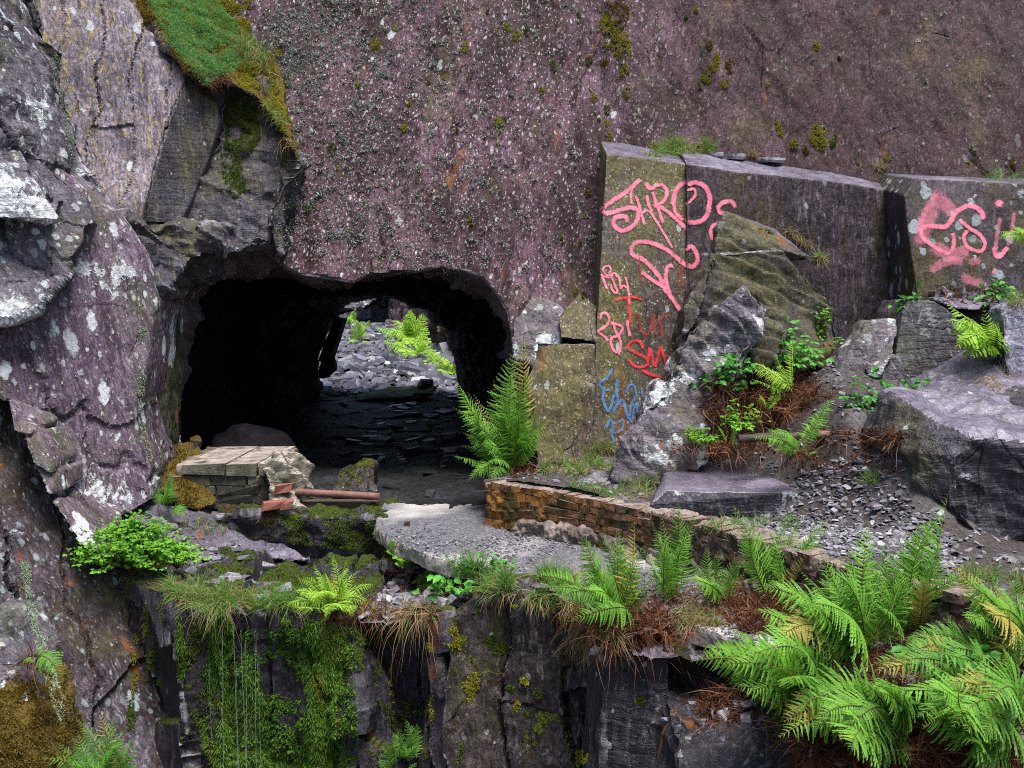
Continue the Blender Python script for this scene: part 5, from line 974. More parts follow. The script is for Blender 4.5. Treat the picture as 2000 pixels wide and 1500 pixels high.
fern(1308, 1175, None, [(1322, 978, 0, .02), (1362, 992, -.1, .03), (1292, 1005, .0, .03), (1340, 1040, .2, .05), (1300, 1060, .3, .05), (1275, 1030, .1, .06)], 'stiff upright fern right of the spreading rim fern', dead=260, deadr=.2)
fern(1410, 1180, None, [(1405, 1070, 0, .05), (1440, 1085, .1), (1372, 1110, .1), (1350, 1095, 0), (1425, 1120, .2), (1455, 1115, 0)], 'small pale fern beside the brown bracken heap', dead=60, wid=.16)
fern(1515, 1185, None, [(1430, 985, .1, .05), (1541, 1005, 0, .04), (1620, 1010, 0, .06), (1565, 1000, -.1, .04), (1465, 1040, .3), (1500, 1030, .2, .06), (1590, 1070, .2)], 'tall thin fern rising out of the brown bracken heap', dead=700, deadr=.26, wid=.14)
fern(1690, 1290, None, [(1490, 1145, .3), (1480, 1190, .4), (1560, 1110, .1), (1600, 1075, .1), (1660, 1085, 0), (1700, 1022, -.1, .04), (1735, 1055, 0, .05), (1630, 1120, .4), (1570, 1165, .5), (1770, 1120, .2), (1520, 1155, .1)], 'tall arching fern in the middle of the right-hand clump', dead=160, deadr=.15, wid=.18, more=1.25)
fern(1775, 1255, None, [(1852, 962, -.1, .06), (1832, 1010, .1, .06), (1765, 1060, 0, .04), (1738, 1075, .2, .04), (1700, 1130, .3), (1880, 1120, .1), (1820, 1110, .3)], 'tallest fern of the right-hand clump, leaning to the right', wid=.18, more=1.25)
fern(1620, 1390, None, [(1348, 1292, .3), (1372, 1262, .1), (1422, 1225, 0), (1490, 1205, 0), (1440, 1340, .4), (1545, 1185, -.1), (1590, 1185, -.1), (1460, 1275, .4), (1530, 1250, .3), (1585, 1260, .3), (1500, 1300, .5)], 'fern whose long fronds sweep left over the brown ledge', dead=220, deadr=.2, wid=.18, more=1.25)
fern(1760, 1440, None, [(1520, 1440, .5), (1535, 1395, .4), (1560, 1355, .3), (1622, 1318, .1), (1680, 1322, .2), (1600, 1400, .6), (1660, 1385, .6), (1690, 1450, .6), (1720, 1340, .3), (1780, 1330, .2), (1830, 1350, .2), (1640, 1440, .6), (1575, 1420, .5)], 'low fern drooping over the edge at the bottom of the picture', dead=420, deadr=.3, wid=.18, more=1.25)
fern(1950, 1360, None, [(1770, 1245, .1), (1745, 1290, .4), (1800, 1330, .5), (1850, 1195, 0), (1905, 1190, 0), (1960, 1180, 0), (1860, 1300, .5), (1905, 1280, .5), (2020, 1230, .2), (1780, 1275, .3), (1830, 1260, .4), (1700, 1300, .2)], 'dense broad fern in the lower right corner', 'fernd', dead=200, wid=.18, more=1.25)
fern(1985, 1470, None, [(1740, 1352, .3), (1800, 1285, .1), (1850, 1330, .4), (1900, 1262, 0), (1960, 1260, .1), (1790, 1400, .5), (1860, 1420, .6), (1920, 1380, .6), (2030, 1330, .2), (1840, 1370, .5), (1900, 1450, .6)], 'fern in the very corner, fronds arching left', dead=400, deadr=.3, wid=.18, more=1.25)
fern(1995, 1265, None, [(1850, 1095, 0), (1880, 1150, .2), (1930, 1110, 0), (1985, 1120, .1), (1880, 1200, .4), (1940, 1190, .4), (2040, 1150, .2), (1905, 1170, .3)], 'fern against the end of the brick wall at the right edge', wid=.18, more=1.25)
fern(215, 1560, 6.5, [(75, 1480, .1), (110, 1450, 0), (150, 1425, 0), (190, 1382, 0, .05), (225, 1398, 0, .05), (255, 1415, .1), (262, 1440, .2), (170, 1470, .3), (210, 1450, .3), (130, 1495, .3), (240, 1480, .3)], 'fern at the foot of the cliff in the lower left corner', 'fernd', wid=.17, bare=.08)
fern(322, 985, 9.45, [(308, 938, 0), (346, 942, .1), (340, 965, .2), (312, 968, .2), (330, 930, 0), (300, 955, .1)], 'tiny fern at the foot of the left face', 'fernd', 1, wid=.2, bare=.05)
fern(345, 995, 9.4, [(372, 990, .1), (365, 1000, .2), (350, 978, 0)], 'tiny fern drooping over the bluish slab', 'fernd', 1, wid=.2, bare=.05)
fern(1945, 690, 8.75, [(1848, 590, 0), (1858, 635, .2), (1868, 668, .3), (1895, 700, .4), (1920, 600, 0, .05), (1962, 598, 0, .05), (1880, 655, .3), (1900, 640, .2), (1935, 640, .3)], 'broad-leaved fern squeezed between dark rocks at right', 'ferny', 2, wid=.19, bare=.08, n=16)
fern(1562, 885, 8.0, [(1455, 852, .1), (1490, 845, .1), (1505, 880, .2), (1530, 892, .3), (1598, 882, .2), (1580, 865, .1), (1545, 855, .1), (1628, 775, 0, .1)], 'small fern in front of the rotting log', 'fern', 1, dead=60, deadr=.08)
fern(1548, 770, 9.0, [(1452, 708, .1), (1480, 702, .0), (1512, 690, .0), (1548, 650, 0, .03), (1530, 720, .2), (1490, 730, .2)], 'yellowish fern among brown bracken behind the lichened boulder', 'ferny', 1, dead=500, deadr=.3, wid=.12)
fern(1500, 800, 8.9, [(1482, 770, .1), (1525, 768, .2), (1512, 790, .2)], 'pale single-fronded fern over the brown bracken', 'ferny', 1, wid=.24, dead=220, deadr=.3)
fern(1425, 870, 8.6, [(1400, 830, .1), (1440, 830, 0)], 'low fern sprig by the lichened boulder', 'fern', 2, dead=300, deadr=.3)
fern(2040, 475, 9.2, [(1950, 468, .2, .12), (1975, 440, .1)], 'single fern frond reaching in from the right edge', 'ferny', 1)
fern(1010, 985, None, [], '', 'fern') if False else None
far = [((812, 672), [(800, 605, .1, .05), (826, 612, 0, .05), (748, 668, .6), (758, 645, .4), (775, 685, .8), (838, 645, .2), (790, 625, .3), (840, 670, .5), (765, 625, .2)], 'largest fern on the scree, against the striped wall'), ((815, 695), [(770, 690, .4), (785, 700, .5), (825, 700, .5), (832, 668, .1), (806, 720, .6), (829, 690, .3)], 'fern on the scree below the largest one'),
       ((858, 715), [(836, 690, .1), (862, 682, .0), (824, 712, .3), (846, 722, .4), (880, 700, .2)], 'fern near the scree edge at the right'), ((885, 735), [(872, 700, .1), (892, 712, .2), (868, 735, .4), (893, 742, .4), (850, 735, .4)], 'lowest fern at the right end of the scree'),
       ((680, 632), [(668, 622, .1), (695, 616, .1), (672, 630, .3), (700, 628, .3)], 'small fern at the top left of the scree'), ((712, 645), [(704, 640, .1), (722, 625, .1), (700, 655, .2)], 'single frond fern in the upper scree'), ((705, 668), [(700, 650, .1), (716, 658, .1), (694, 672, .3), (708, 680, .3)], 'thin weedy fern in the middle of the scree')]
for (px, py), tips, lab in far: fern(px, py, None, tips, lab, 'ferny', 2, wid=.27, bare=.05, n=18, group='ferns beyond the tunnel', more=1.0)
for (px, py), tips, lab in [((790, 1480), [(765, 1430, .1), (815, 1412, 0), (770, 1458, .1), (820, 1455, .1), (792, 1405, 0)], 'bluish fern hanging in the dark recess of the cliff'), ((780, 1530), [(735, 1490, .1), (815, 1490, .1), (775, 1485, 0)], 'low fern at the bottom of the dark recess')]: fern(px, py, 7.4, tips, lab, 'fernd', 1, wid=.2, bare=.05)
fern(62, 1290, 7.15, [(48, 1280, .1), (78, 1282, .1), (70, 1296, .2)], 'tiny fern on the brown moss mound', 'fernd', 1, dead=40, deadr=.05, wid=.14)
fern(825, 1150, None, [(822, 1120, .1), (845, 1115, .1), (805, 1140, .2), (850, 1145, .2)], 'small fern under the broken path edge', 'fern', 1, wid=.2)

def shrub(px, py, d, rx, rz, ry, nstem, nleaf, size, label, mat='leaf', droop=.3, cat='bramble', name='bramble', seed=0, stem='twig', group='brambles'):
    """stems spring from the root into an uneven dome; leaflets in threes along them"""
    B = ground_at(px, py, d); r = np.random.default_rng(seed + 50); root = thing(name, B, label, cat, group); Pp, D, Sv, Sf, o = [], [], [], [], 0
    for k in range(nstem):
        a = r.random() * 6.28; q = r.random() ** .6; T = B + np.array([rx * math.cos(a) * q, ry * math.sin(a) * q, rz * (1 - .65 * q * q) * (.45 + .75 * r.random())])
        C = B + (T - B) * .5 + np.array([0, 0, rz * (.25 + .3 * r.random())]) + r.normal(size=3) * .08 * rx
        t = np.linspace(0, 1, 9)[:, None]; c = (1 - t) ** 2 * B + 2 * t * (1 - t) * C + t * t * T; e = unit(np.gradient(c, axis=0)); s = unit(np.cross(e, r.normal(size=3))); n2 = np.cross(s, e); rad = .0028 * (1 - .6 * t)
        R = np.stack([c + s * rad, c - .5 * s * rad + .87 * n2 * rad, c - .5 * s * rad - .87 * n2 * rad], 1).reshape(-1, 3); kk = np.arange(8)[:, None] * 3; cc = np.arange(3)[None]
        Sv.append(R); Sf.append(np.stack([kk + cc, kk + (cc + 1) % 3, kk + 3 + (cc + 1) % 3, kk + 3 + cc], -1).reshape(-1, 4) + o); o += len(R)
        m = max(1, nleaf // nstem); tt = .25 + .75 * r.random((m, 1)) ** .7; pp = (1 - tt) ** 2 * B + 2 * tt * (1 - tt) * C + tt * tt * T
        sd = unit(r.normal(size=(m, 3)) * (1, 1, .5)); pp = pp + sd * (size * (.4 + 1.2 * r.random((m, 1))))
        for b in (-1.1, 0, 1.1):
            ca, sa = math.cos(b), math.sin(b); dd = np.column_stack([sd[:, 0] * ca - sd[:, 1] * sa, sd[:, 0] * sa + sd[:, 1] * ca, sd[:, 2] - droop * r.random(m)]); Pp.append(pp); D.append(dd)
    obj('stems', np.vstack(Sv), np.vstack(Sf), M[stem], root, smooth=False)
    p, dd = np.vstack(Pp), np.vstack(D); nrm = unit(np.array([0, -.25, 1.0]) + r.normal(size=p.shape) * .45)
    V, q, t3 = leaves(p, dd, nrm, size * (.7 + .6 * r.random(len(p)))); o_ = obj('leaves', V, [q, t3], M[mat], root, smooth=False); o_['kind'] = 'stuff'; return root
BB = 'bilberry'
shrub(258, 1118, 8.4, .52, .42, .52, 90, 2600, .030, 'large bright green bushy shrub at the left end of the ledge', 'leafy', name='shrub', cat='shrub', seed=1, group='shrubs')
shrub(345, 1112, 8.4, .25, .20, .25, 26, 460, .026, 'lower green shrub spilling right from the large bushy one', 'leafy', name='shrub', cat='shrub', seed=2, group='shrubs')
shrub(180, 1100, 8.5, .20, .28, .2, 16, 240, .028, 'leggy green shrub sprays left of the large bushy one', 'leafy', name='shrub', cat='shrub', seed=3, group='shrubs')
shrub(1420, 780, 9.0, .30, .40, .25, 16, 110, .062, 'bramble growing out of the lichen-crusted boulder', seed=4)
shrub(1545, 735, 9.3, .42, .40, .3, 18, 110, .060, 'bramble under the olive boulder, left of the tall sprig', seed=5)
shrub(1605, 705, 9.6, .20, .42, .15, 10, 130, .030, 'tall sprig of small leaves against the olive boulder', 'leafy', name='shrub', cat='shrub', seed=6, group='shrubs')
shrub(1705, 838, 8.45, .27, .40, .22, 14, 80, .072, 'big-leaved bramble in front of the dark scratched block', seed=7)
shrub(1785, 600, 9.25, .13, .13, .1, 6, 26, .062, 'bramble sprig on the left shoulder of the scratched block', seed=8)
shrub(1950, 592, 9.0, .2, .22, .12, 8, 36, .055, 'bramble sprig in front of the pink-lettered block', seed=9)
shrub(1365, 875, 8.7, .18, .20, .16, 14, 170, .028, 'small-leaved green shrub right of the long boulder', 'leafy', name='shrub', cat='shrub', seed=10, group='shrubs')
shrub(1450, 850, 8.7, .24, .26, .2, 14, 130, .034, 'loose green shrub on the brown bank', 'leafy', name='shrub', cat='shrub', seed=11, group='shrubs')
shrub(1790, 770, 8.5, .12, .14, .1, 5, 18, .06, 'dull bramble leaves against the huge boulder', seed=12)
shrub(870, 1165, None, .20, .16, .15, 7, 26, .072, 'big-leaved bramble sprig under the path edge', seed=13)
shrub(968, 1110, None, .10, .12, .1, 5, 24, .045, 'bramble sprig on the path edge above the buttress', seed=14)
shrub(790, 1110, None, .10, .14, .1, 6, 20, .07, 'leafy plant with withered stems under the path edge', 'leafy', name='shrub', cat='shrub', seed=15, group='shrubs')
shrub(1860, 1400, None, .4, .3, .3, 12, 70, .06, 'bramble mixed into the ferns at the lower right', seed=16)

# grass, moss, dead bracken: nobody could count them
def area(poly, n, seed=0, jit=0.0, sel=None, nzmin=None):
    r = np.random.default_rng(seed); p = np.array(poly, float); lo, hi = p.min(0), p.max(0); out, nn = [], []; tr = sel or TREE
    q = lo + (hi - lo) * r.random((n * 4, 2)); q = q[in_poly(p, q[:, 0], q[:, 1])][:n]
    for x, y in q:
        h = cast(tr, x, y)
        if h is not None and (nzmin is None or h[1][2] > nzmin): out.append(h[0]); nn.append(h[1])
    return np.array(out), np.array(nn)
GA, GB = [], []
def merge(L): 
    o, V, Fq = 0, [], []
    for v, f in L: V.append(v); Fq.append(f + o); o += len(v)
    return np.vstack(V), np.vstack(Fq)
def tuft(poly, n, ln, green=.7, droop=.9, seed=0, lean=(0, -.25, 0), wd=.0045, npt=120):
    p, _ = area(poly, npt * 2, seed)
    if len(p): kq = fbm(p * 3.2 + seed, 3) > -.08; p = p[kq] if kq.sum() > 6 else p
    if not len(p): return
    a = int(n * green); 
    if a: GA.append(ribbons(p, a, ln, wd, .8, .45, droop, .35, 5, seed, lean))
    if n - a: GB.append(ribbons(p, n - a, ln * 1.1, wd * .8, .6, .6, droop * 1.3, .7, 6, seed + 1, lean))
tuft([(320, 1135), (480, 1140), (500, 1180), (420, 1195), (330, 1170)], 2000, .13, .55, .9, 20)
tuft([(380, 1185), (470, 1185), (460, 1200), (380, 1195)], 260, .26, .6, 1.7, 21, (0, -.6, 0))
tuft([(480, 1170), (600, 1165), (600, 1195), (500, 1195)], 500, .22, .8, 1.1, 22)
tuft([(700, 1190), (840, 1195), (850, 1210), (700, 1212)], 700, .16, .22, 1.3, 23, (0, -.5, 0))
tuft([(760, 1195), (850, 1195), (850, 1210), (770, 1210)], 90, .45, .1, 2.2, 24, (0, -.7, 0))
tuft([(930, 1130), (1100, 1125), (1140, 1165), (1100, 1180), (940, 1160)], 2400, .15, .75, .9, 25)
tuft([(960, 1150), (1140, 1170), (1140, 1210), (1090, 1190), (970, 1165)], 600, .17, .4, 1.5, 26, (0, -.6, 0))
tuft([(880, 1110), (940, 1105), (950, 1130), (890, 1130)], 350, .22, .95, .9, 27)
tuft([(1065, 900), (1195, 870), (1200, 920), (1110, 930), (1050, 935)], 1700, .15, .5, .8, 28)
tuft([(1100, 945), (1200, 955), (1200, 975), (1110, 965)], 260, .12, .9, .8, 29)
tuft([(1205, 945), (1280, 935), (1270, 975), (1205, 975)], 420, .15, .45, 1.0, 30)
tuft([(1370, 1025), (1540, 1012), (1560, 1030), (1380, 1040)], 420, .10, .7, 1.0, 31)
tuft([(1255, 285), (1390, 280), (1395, 300), (1270, 308)], 1500, .17, .55, .9, 32, (0, -.1, 0))
tuft([(1460, 300), (1480, 300), (1480, 318), (1440, 312)], 160, .10, .1, .9, 33)
tuft([(1680, 322), (1745, 325), (1740, 335), (1680, 330)], 160, .12, .2, 1.0, 34)
tuft([(1930, 345), (1998, 348), (1998, 356), (1930, 354)], 90, .2, .8, .8, 35)
tuft([(1530, 445), (1625, 500), (1620, 512), (1530, 455)], 320, .11, .15, 1.3, 36)
tuft([(1595, 500), (1628, 510), (1626, 522), (1596, 512)], 200, .14, .35, 1.6, 37)
tuft([(460, 70), (530, 110), (525, 150), (470, 130)], 900, .26, .5, 1.7, 38, (0, -.3, 0))
tuft([(515, 200), (550, 230), (560, 250), (520, 230)], 300, .16, .5, 1.4, 39)
tuft([(548, 270), (570, 275), (566, 290), (550, 290)], 220, .20, .05, 2.2, 40)
tuft([(1880, 1120), (2000, 1135), (2000, 1160), (1880, 1145)], 600, .13, .5, .9, 41)
tuft([(1320, 1195), (1420, 1195), (1420, 1225), (1320, 1225)], 800, .12, .25, 1.2, 42)
tuft([(1130, 1235), (1200, 1230), (1210, 1270), (1140, 1275)], 700, .22, .3, 1.6, 43, (0, -.4, 0))
tuft([(1690, 930), (1720, 930), (1715, 950), (1690, 950)], 120, .10, .9, .7, 44)
tuft([(1965, 580), (1999, 580), (1999, 598), (1965, 598)], 200, .13, .4, 1.2, 45)
tuft([(1060, 1110), (1130, 1150), (1120, 1165), (1050, 1130)], 260, .16, .9, .8, 46)
tuft([(330, 1000), (400, 1010), (470, 1050), (400, 1060)], 160, .10, .5, .9, 47)
tuft([(1880, 760), (1960, 720), (1980, 740), (1960, 770)], 200, .08, .05, 1.2, 48)
v, f = merge(GA); tag(obj('grass', v, f, M['grass'], smooth=False), 'green grass tufts along the rims and ledges', 'grass', kind='stuff')
v, f = merge(GB); tag(obj('dry_grass', v, f, M['straw'], smooth=False), 'bleached dry grass among the green tufts', 'grass', kind='stuff')
MO = {k: [] for k in ('lichen', 'licheng', 'moss', 'mossy', 'mossb', 'mossg', 'mossd', 'dead')}
def mossy(kind, poly, n, ln=.02, wd=.006, seed=0, per=5, up=1.0, droop=.4, sel=None, lump=.010, spread=.7, blot=3.0):
    p, nn = area(poly, n, seed, sel=sel)
    if not len(p): return
    if blot:
        kq = fbm(p * blot, 4) > -.12; p, nn = p[kq], nn[kq]
        if not len(p): return
    h = np.clip(fbm(p * (11 if lump < .02 else 6), 4), -.6, 1)[:, None]; p = p + nn * lump * h
    MO[kind].append(ribbons(p, len(p) * per, ln, wd, up, spread, droop, .3, 2, seed, (0, 0, 0), nn))
mossy('mossg', [(285, 0), (420, 0), (470, 60), (470, 130), (400, 165), (330, 90)], 5200, .055, .006, 60, 4, .8, blot=0, lump=.035)
mossy('mossy', [(395, 0), (490, 0), (490, 60), (470, 110), (430, 60)], 4200, .02, .006, 61, 5, blot=0, lump=.035)
mossy('mossb', [(252, 0), (290, 0), (340, 90), (410, 168), (370, 145), (310, 78)], 2600, .025, .007, 62, 5, blot=0, lump=.035)
mossy('mossy', [(440, 130), (530, 100), (540, 160), (570, 250), (560, 290), (520, 210), (470, 170)], 3000, .025, .006, 63, 5, blot=0, lump=.035)
mossy('mossy', [(285, 0), (420, 0), (470, 130), (400, 165), (330, 90)], 1800, .03, .007, 160, 4, .9, blot=2.2)
mossy('dead', [(300, 20), (470, 60), (470, 150), (400, 165), (340, 100)], 260, .05, .004, 161, 4, .9, blot=2.6)
mossy('mossb', [(395, 0), (490, 0), (490, 60), (540, 160), (560, 240), (470, 150)], 900, .03, .006, 162, 5, blot=3.0)
mossy('dead', [(370, 140), (480, 150), (440, 172), (400, 185)], 500, .07, .004, 64, 4, .5, 1.6)
mossy('moss', [(440, 170), (500, 200), (510, 270), (490, 300), (440, 285)], 2400, .022, .006, 65, 5, blot=0, lump=.035)
mossy('moss', [(432, 300), (470, 300), (482, 370), (455, 390), (436, 350)], 900, .02, .006, 66, 5, blot=0, lump=.035)
mossy('moss', [(545, 270), (560, 270), (560, 320), (535, 320)], 300, .02, .006, 67, 5)
# tufts of moss stuck on the big wall: column, row, radius
WALLM = [(648, 292, 12), (733, 88, 11), (700, 20, 6), (910, 92, 10), (1010, 75, 14), (1030, 60, 10), (990, 52, 10), (952, 20, 6), (975, 243, 14), (973, 280, 6), (1185, 215, 9), (1190, 60, 30), (1205, 25, 32), (1215, 90, 26), (1185, 240, 7), (1170, 235, 5), (1190, 265, 8), (1180, 120, 10), (1220, 140, 14), (1225, 180, 10), (1150, 120, 10), (1160, 190, 8), (1145, 375, 12), (1145, 420, 6), (1138, 452, 5), (1098, 470, 7), (1100, 462, 5), (1133, 475, 5), (920, 432, 8), (680, 447, 5), (560, 160, 10), (545, 105, 9), (1385, 90, 9), (1395, 125, 14), (1380, 150, 14), (1370, 165, 10), (1400, 110, 8), (1425, 130, 14), (1415, 160, 12), (1360, 20, 6), (1340, 35, 5),
         (1596, 90, 9), (1640, 112, 4), (1500, 168, 6), (1600, 268, 24), (1625, 272, 14), (1552, 285, 10), (1575, 293, 8), (1520, 245, 9), (1525, 260, 8), (1900, 295, 9), (1890, 320, 7), (1980, 320, 10), (1930, 300, 6), (1733, 310, 9), (590, 205, 5), (770, 55, 6), (835, 160, 7), (800, 200, 6), (870, 155, 8), (1080, 130, 10), (1060, 175, 8), (890, 255, 6), (700, 165, 7), (790, 250, 8), (600, 410, 8), (640, 460, 6), (575, 400, 6), (660, 330, 5), (1048, 640, 5), (1130, 30, 5), (1125, 570, 6), (1140, 577, 6)]
r = np.random.default_rng(77)
for k, (px, py, rad) in enumerate(WALLM):
    n = int(14 + rad * rad * .8); a, q = r.random(n) * 6.28, rad * np.sqrt(r.random(n)); pts, nn = [], []
    for i in range(n):
        h = cast(TREE, px + q[i] * math.cos(a[i]) * .75, py + q[i] * math.sin(a[i]) * 1.15)
        if h is not None and perlin(np.array([h[0] * 16]))[0] > -.12: pts.append(h[0] + h[1] * (.018 * (1 - (q[i] / rad) ** 2) * min(1, rad / 12))); nn.append(h[1])
    if pts: MO[('moss', 'mossy', 'mossb')[(0, 1, 2, 1, 1)[k % 5]]].append(ribbons(pts, len(pts) * 6, .018, .006, 1, .8, .4, .3, 2, k, (0, 0, 0), nn))
CL = [(345, 1200), (470, 1200), (690, 1215), (700, 1500), (560, 1500), (420, 1500), (350, 1330)]
q_, n_ = area(CL, 22000, 70); kq = (fbm(q_ * (2.4, 2.4, .7) + 3, 4) > -.30) & (fbm(q_ * (5, 5, .45) + 8, 3) > -.30); q_, n_ = q_[kq], n_[kq]
q_ = q_ + n_ * (.05 * np.clip(fbm(q_ * (4, 4, 1.5), 4), -.3, 1))[:, None]
MO['mossd'].append(ribbons(q_, len(q_) * 3,   .045, .008, .9, .7, 1.6, .4, 3, 70, (0, -.1, -.2), n_))
mossy('mossd', [(470, 1230), (690, 1225), (700, 1500), (480, 1500)], 9000, .028, .012, 171, 3, .8, .9, lump=.05, blot=2.6)
mossy('moss', [(345, 1205), (480, 1200), (500, 1500), (420, 1500), (350, 1340)], 4000, .028, .010, 173, 3, .8, 1.2, lump=.04, blot=3.2)
mossy('mossy', [(600, 1220), (690, 1230), (690, 1420), (620, 1400)], 900, .035, .007, 172, 4, .7, 1.4, lump=.03, blot=4.0)
kq = fbm(q_ * (2.0, 2.0, .6) + 11, 3) > .05
MO['moss'].append(ribbons(q_[kq], int(kq.sum()) * 4, .03, .008, .9, .6, 1.2, .3, 2, 71, (0, 0, -.2), n_[kq]))
mossy('moss', [(690, 1225), (800, 1215), (790, 1250), (700, 1260)], 900, .03, .007, 72, 5, .8, 1.0)
for k, (px, py, w_, h_) in enumerate([(885, 1245, 14, 24), (880, 1215, 8, 8), (895, 1305, 10, 14), (920, 1345, 12, 26), (975, 1255, 22, 18), (990, 1262, 12, 10), (1025, 1330, 6, 6), (1050, 1355, 7, 9), (995, 1345, 6, 6), (1010, 1380, 5, 8), (1030, 1390, 5, 6), (740, 1320, 5, 40), (765, 1330, 5, 30), (790, 1350, 6, 45), (755, 1390, 5, 20), (845, 1385, 4, 24), (843, 1440, 4, 25), (770, 1405, 8, 16), (840, 1265, 5, 8), (785, 1395, 7, 9), (295, 1270, 7, 60), (262, 1300, 5, 60), (255, 1420, 6, 60), (320, 1190, 8, 20), (285, 1220, 6, 30), (300, 1330, 14, 6), (1255, 1368, 10, 6), (1135, 1480, 10, 16), (895, 1470, 6, 20), (1510, 1420, 18, 14), (1010, 1180, 8, 6), (930, 1190, 8, 5)]):
    mossy('moss' if k % 3 else 'mossy', [(px + w_ * 1.2 * math.cos(a) * (1 + .3 * math.sin(3 * a + k)), py + h_ * 1.2 * math.sin(a) * (1 + .25 * math.sin(2 * a + k))) for a in np.linspace(0, 6.1, 16)], int(60 + w_ * h_ * .55), .02, .006, 200 + k, 5, blot=8.0)
mossy('mossb', [(0, 1330), (60, 1300), (110, 1320), (160, 1400), (160, 1500), (0, 1500)], 4200, .022, .006, 73, 5, blot=0, lump=.035)
mossy('mossb', [(310, 925), (345, 870), (365, 885), (375, 930), (430, 985), (400, 1000), (320, 970)], 1500, .018, .005, 74, 5, blot=0, lump=.035)
mossy('moss', [(560, 1010), (750, 1020), (740, 1080), (560, 1060)], 2200, .02, .006, 75, 4, sel=None)
mossy('mossb', [(430, 985), (540, 1000), (540, 1030), (430, 1010)], 700, .018, .005, 76, 4)
mossy('mossy', [(420, 1150), (500, 1150), (500, 1180), (420, 1175)], 700, .018, .006, 77, 5)
mossy('mossb', [(1340, 1190), (1430, 1195), (1425, 1225), (1345, 1222)], 900, .02, .006, 78, 5)
mossy('mossy', [(1245, 280), (1395, 283), (1390, 305), (1260, 305)], 900, .02, .006, 79, 4)
mossy('mossb', [(1480, 445), (1540, 455), (1530, 462), (1480, 450)], 160, .018, .005, 80, 4)
mossy('mossb', [(1390, 880), (1440, 870), (1440, 895), (1350, 900)], 400, .018, .005, 81, 4)
mossy('moss', [(735, 1070), (790, 1060), (790, 1100), (740, 1100)], 350, .018, .005, 82, 4)
mossy('moss', [(1120, 990), (1250, 1005), (1240, 1060), (1140, 1040)], 500, .016, .005, 83, 4)
mossy('mossb', [(960, 960), (1120, 985), (1110, 1010), (960, 985)], 260, .012, .005, 84, 4)
mossy('moss', [(520, 1100), (590, 1110), (590, 1160), (530, 1170)], 600, .018, .006, 85, 4)
# crusty lichen standing off the stone
q_, n_ = area([(505, 0), (1500, 0), (1180, 300), (1160, 560), (1000, 560), (700, 530), (530, 470), (590, 300)], 9000, 90); w_ = np.clip(1.2 - (q_[:, 0] + 2.6) * .38, .06, 1) * (.35 + 1.6 * np.clip(fbm(q_ * 2.2 + 5, 4) + .15, 0, 1)); r = np.random.default_rng(3); kq = r.random(len(q_)) < w_
q_, n_ = q_[kq], n_[kq]; MO['lichen'].append(ribbons(np.repeat(q_, 3, 0) + .012 * r.normal(size=(3 * len(q_), 3)) * (1, .3, 1.2), len(q_) * 9, .013, .010, 1, .9, .2, .5, 2, 91, (0, 0, 0), np.repeat(n_, 3, 0)))
q_, n_ = area([(505, 0), (700, 0), (640, 120), (600, 260), (560, 180)], 2200, 92); kq = fbm(q_ * 4, 4) > -.15; MO['lichen'].append(ribbons(q_[kq], int(kq.sum()) * 8, .014, .011, 1, .9, .2, .5, 2, 92, (0, 0, 0), n_[kq]))
q_, n_ = area([(505, 0), (1300, 0), (1180, 300), (1160, 560), (1000, 560), (700, 530), (530, 470), (590, 300)], 16000, 96); kq = (fbm(q_ * (9, 9, 7.5) + 3, 3) > .34) & (r.random(len(q_)) < np.clip(1.1 - (q_[:, 0] + 2.4) * .30, .08, 1)); q_, n_ = q_[kq], n_[kq]
MO['lichen'].append(ribbons(np.repeat(q_, 5, 0) + .013 * r.normal(size=(5 * len(q_), 3)) * (1, .2, 1.2) + .012 * np.repeat(n_, 5, 0), len(q_) * 16, .016, .011, 1, .9, .2, .5, 2, 97, (0, 0, 0), np.repeat(n_, 5, 0)))
mossy('licheng', [(38, 1095), (56, 1095), (80, 1230), (112, 1330), (145, 1420), (118, 1420), (84, 1330), (60, 1230)], 2600, .010, .008, 93, 6, .9, blot=3.5)
mossy('licheng', [(100, 95), (118, 110), (132, 200), (150, 310), (138, 310), (115, 215), (100, 150)], 700, .010, .008, 94, 5, .9, blot=3.5)
mossy('licheng', [(270, 640), (290, 620), (285, 720), (276, 800), (300, 905), (290, 900), (268, 800)], 700, .010, .008, 95, 5, .9, blot=4)
for k, (kind, lab) in enumerate([('lichen', 'grey-green crusty lichen standing off the big purple wall'), ('licheng', 'pale green lichen streaks on the left faces'), ('moss', 'dark green moss on the walls and cliff edges'), ('mossy', 'yellow-green moss on the slope, walls and ledges'), ('mossb', 'brown moss on mounds and rims'), ('mossg', 'blue-green stonecrop carpet on the upper left slope'), ('mossd', 'dripping moss hanging on the wet cliff face')]):
    v, f = merge(MO[kind]); tag(obj('lichen' if 'lichen' in kind else 'moss', v, f, M[kind], smooth=False), lab, 'lichen' if 'lichen' in kind else 'moss', kind='stuff')
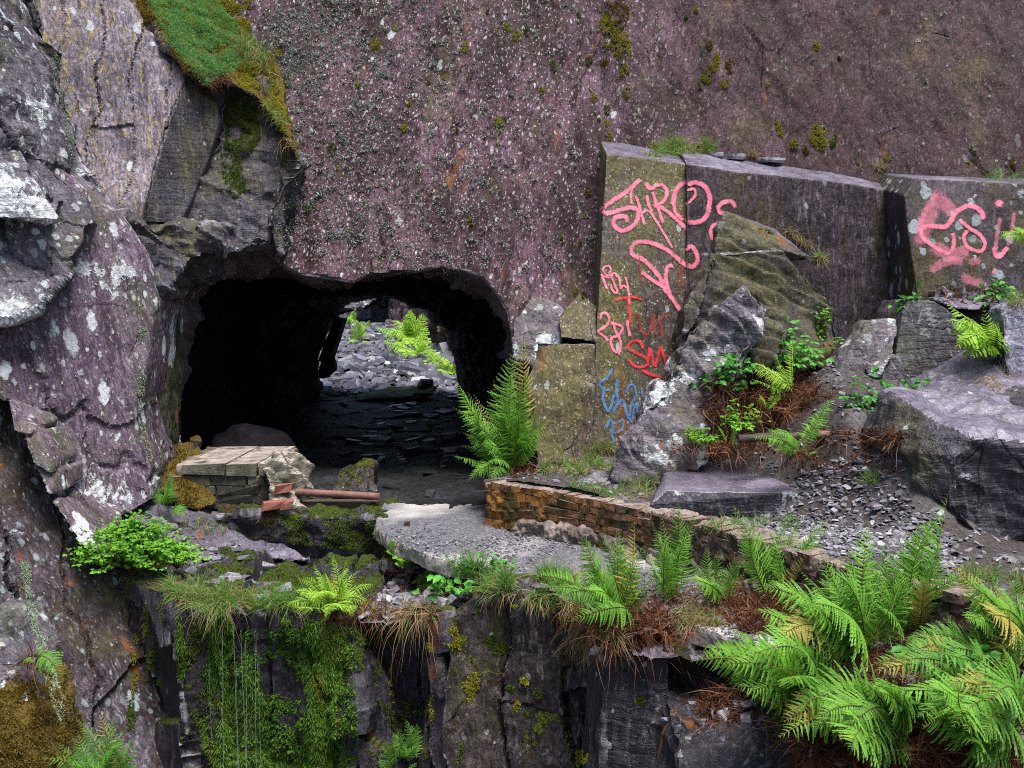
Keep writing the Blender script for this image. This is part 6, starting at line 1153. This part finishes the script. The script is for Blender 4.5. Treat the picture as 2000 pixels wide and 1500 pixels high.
# dead bracken litter on the right bank
DB = []
for k, (poly, n, ln) in enumerate([([(1400, 740), (1560, 700), (1600, 760), (1520, 850), (1380, 870), (1380, 800)], 2600, .22), ([(1600, 840), (1760, 840), (1760, 870), (1600, 870)], 300, .16), ([(1150, 1220), (1300, 1190), (1310, 1250), (1190, 1270)], 1900, .16), ([(1430, 1170), (1600, 1180), (1610, 1240), (1440, 1240)], 1900, .18), ([(1360, 1360), (1440, 1340), (1480, 1400), (1370, 1420)], 500, .14), ([(1560, 1420), (1950, 1420), (2000, 1500), (1560, 1500)], 3600, .26), ([(1640, 1280), (2000, 1300), (2000, 1420), (1600, 1420)], 2200, .22), ([(1830, 560), (1950, 560), (1950, 600), (1830, 590)], 200, .1), ([(700, 1195), (850, 1195), (850, 1212), (700, 1212)], 300, .2), ([(990, 890), (1045, 880), (1050, 930), (1000, 935)], 500, .14), ([(770, 1090), (800, 1090), (800, 1150), (770, 1150)], 160, .16), ([(640, 1190), (700, 1190), (700, 1215), (640, 1215)], 300, .14), ([(1560, 880), (1740, 880), (1760, 940), (1560, 920)], 350, .1)]):
    p, _ = area(poly, 200, 400 + k)
    if len(p): DB.append(ribbons(p, n, ln, .006, .3, .8, 1.2, 1.3, 6, 400 + k, (0, -.2, 0))); DB.append(ribbons(p, n // 2, ln * .5, .016, .2, 1.0, 1.0, 2.2, 5, 600 + k, (0, -.1, 0))); DB.append(ribbons(p, n // 6, ln * 2.0, .005, .25, .9, .8, .3, 5, 500 + k, (0, -.2, 0)))
DB += MO['dead']; v, f = merge(DB); tag(obj('dead_bracken', v, f, M['dead'], smooth=False), 'rusty brown dead bracken heaped under the ferns', 'bracken', kind='stuff')
# water running off the rim
tv, tf, o = [], [], 0
for k, (px, y0, y1) in enumerate([(434, 1225, 1540), (455, 1220, 1560), (462, 1300, 1560), (470, 1230, 1560), (480, 1250, 1560), (500, 1230, 1500), (498, 1240, 1540), (408, 1300, 1450)]):
    zs = np.linspace(y0, y1, 30); d = 7.42; c = np.array([P(px + (4 if k % 2 else 1) * (z - y0) / 100, z, d) for z in zs]); c[:, 0] += .0015 * np.sin(zs * .03 + k); rad = .0019 * (1 + .5 * np.sin(zs * .21 + k * 2)) * (.6 if k in (2, 5, 7) else 1)
    a = np.arange(5) * 1.2566; R = c[:, None] + np.stack([np.cos(a)[None] * rad[:, None], np.sin(a)[None] * rad[:, None], np.zeros((30, 5))], -1); i = np.arange(29)[:, None] * 5; j = np.arange(5)[None]; tv.append(R.reshape(-1, 3)); tf.append(np.stack([i + j, i + (j + 1) % 5, i + 5 + (j + 1) % 5, i + 5 + j], -1).reshape(-1, 4) + o); o += 150
struct(obj('water', np.vstack(tv), np.vstack(tf), M['trickle']))
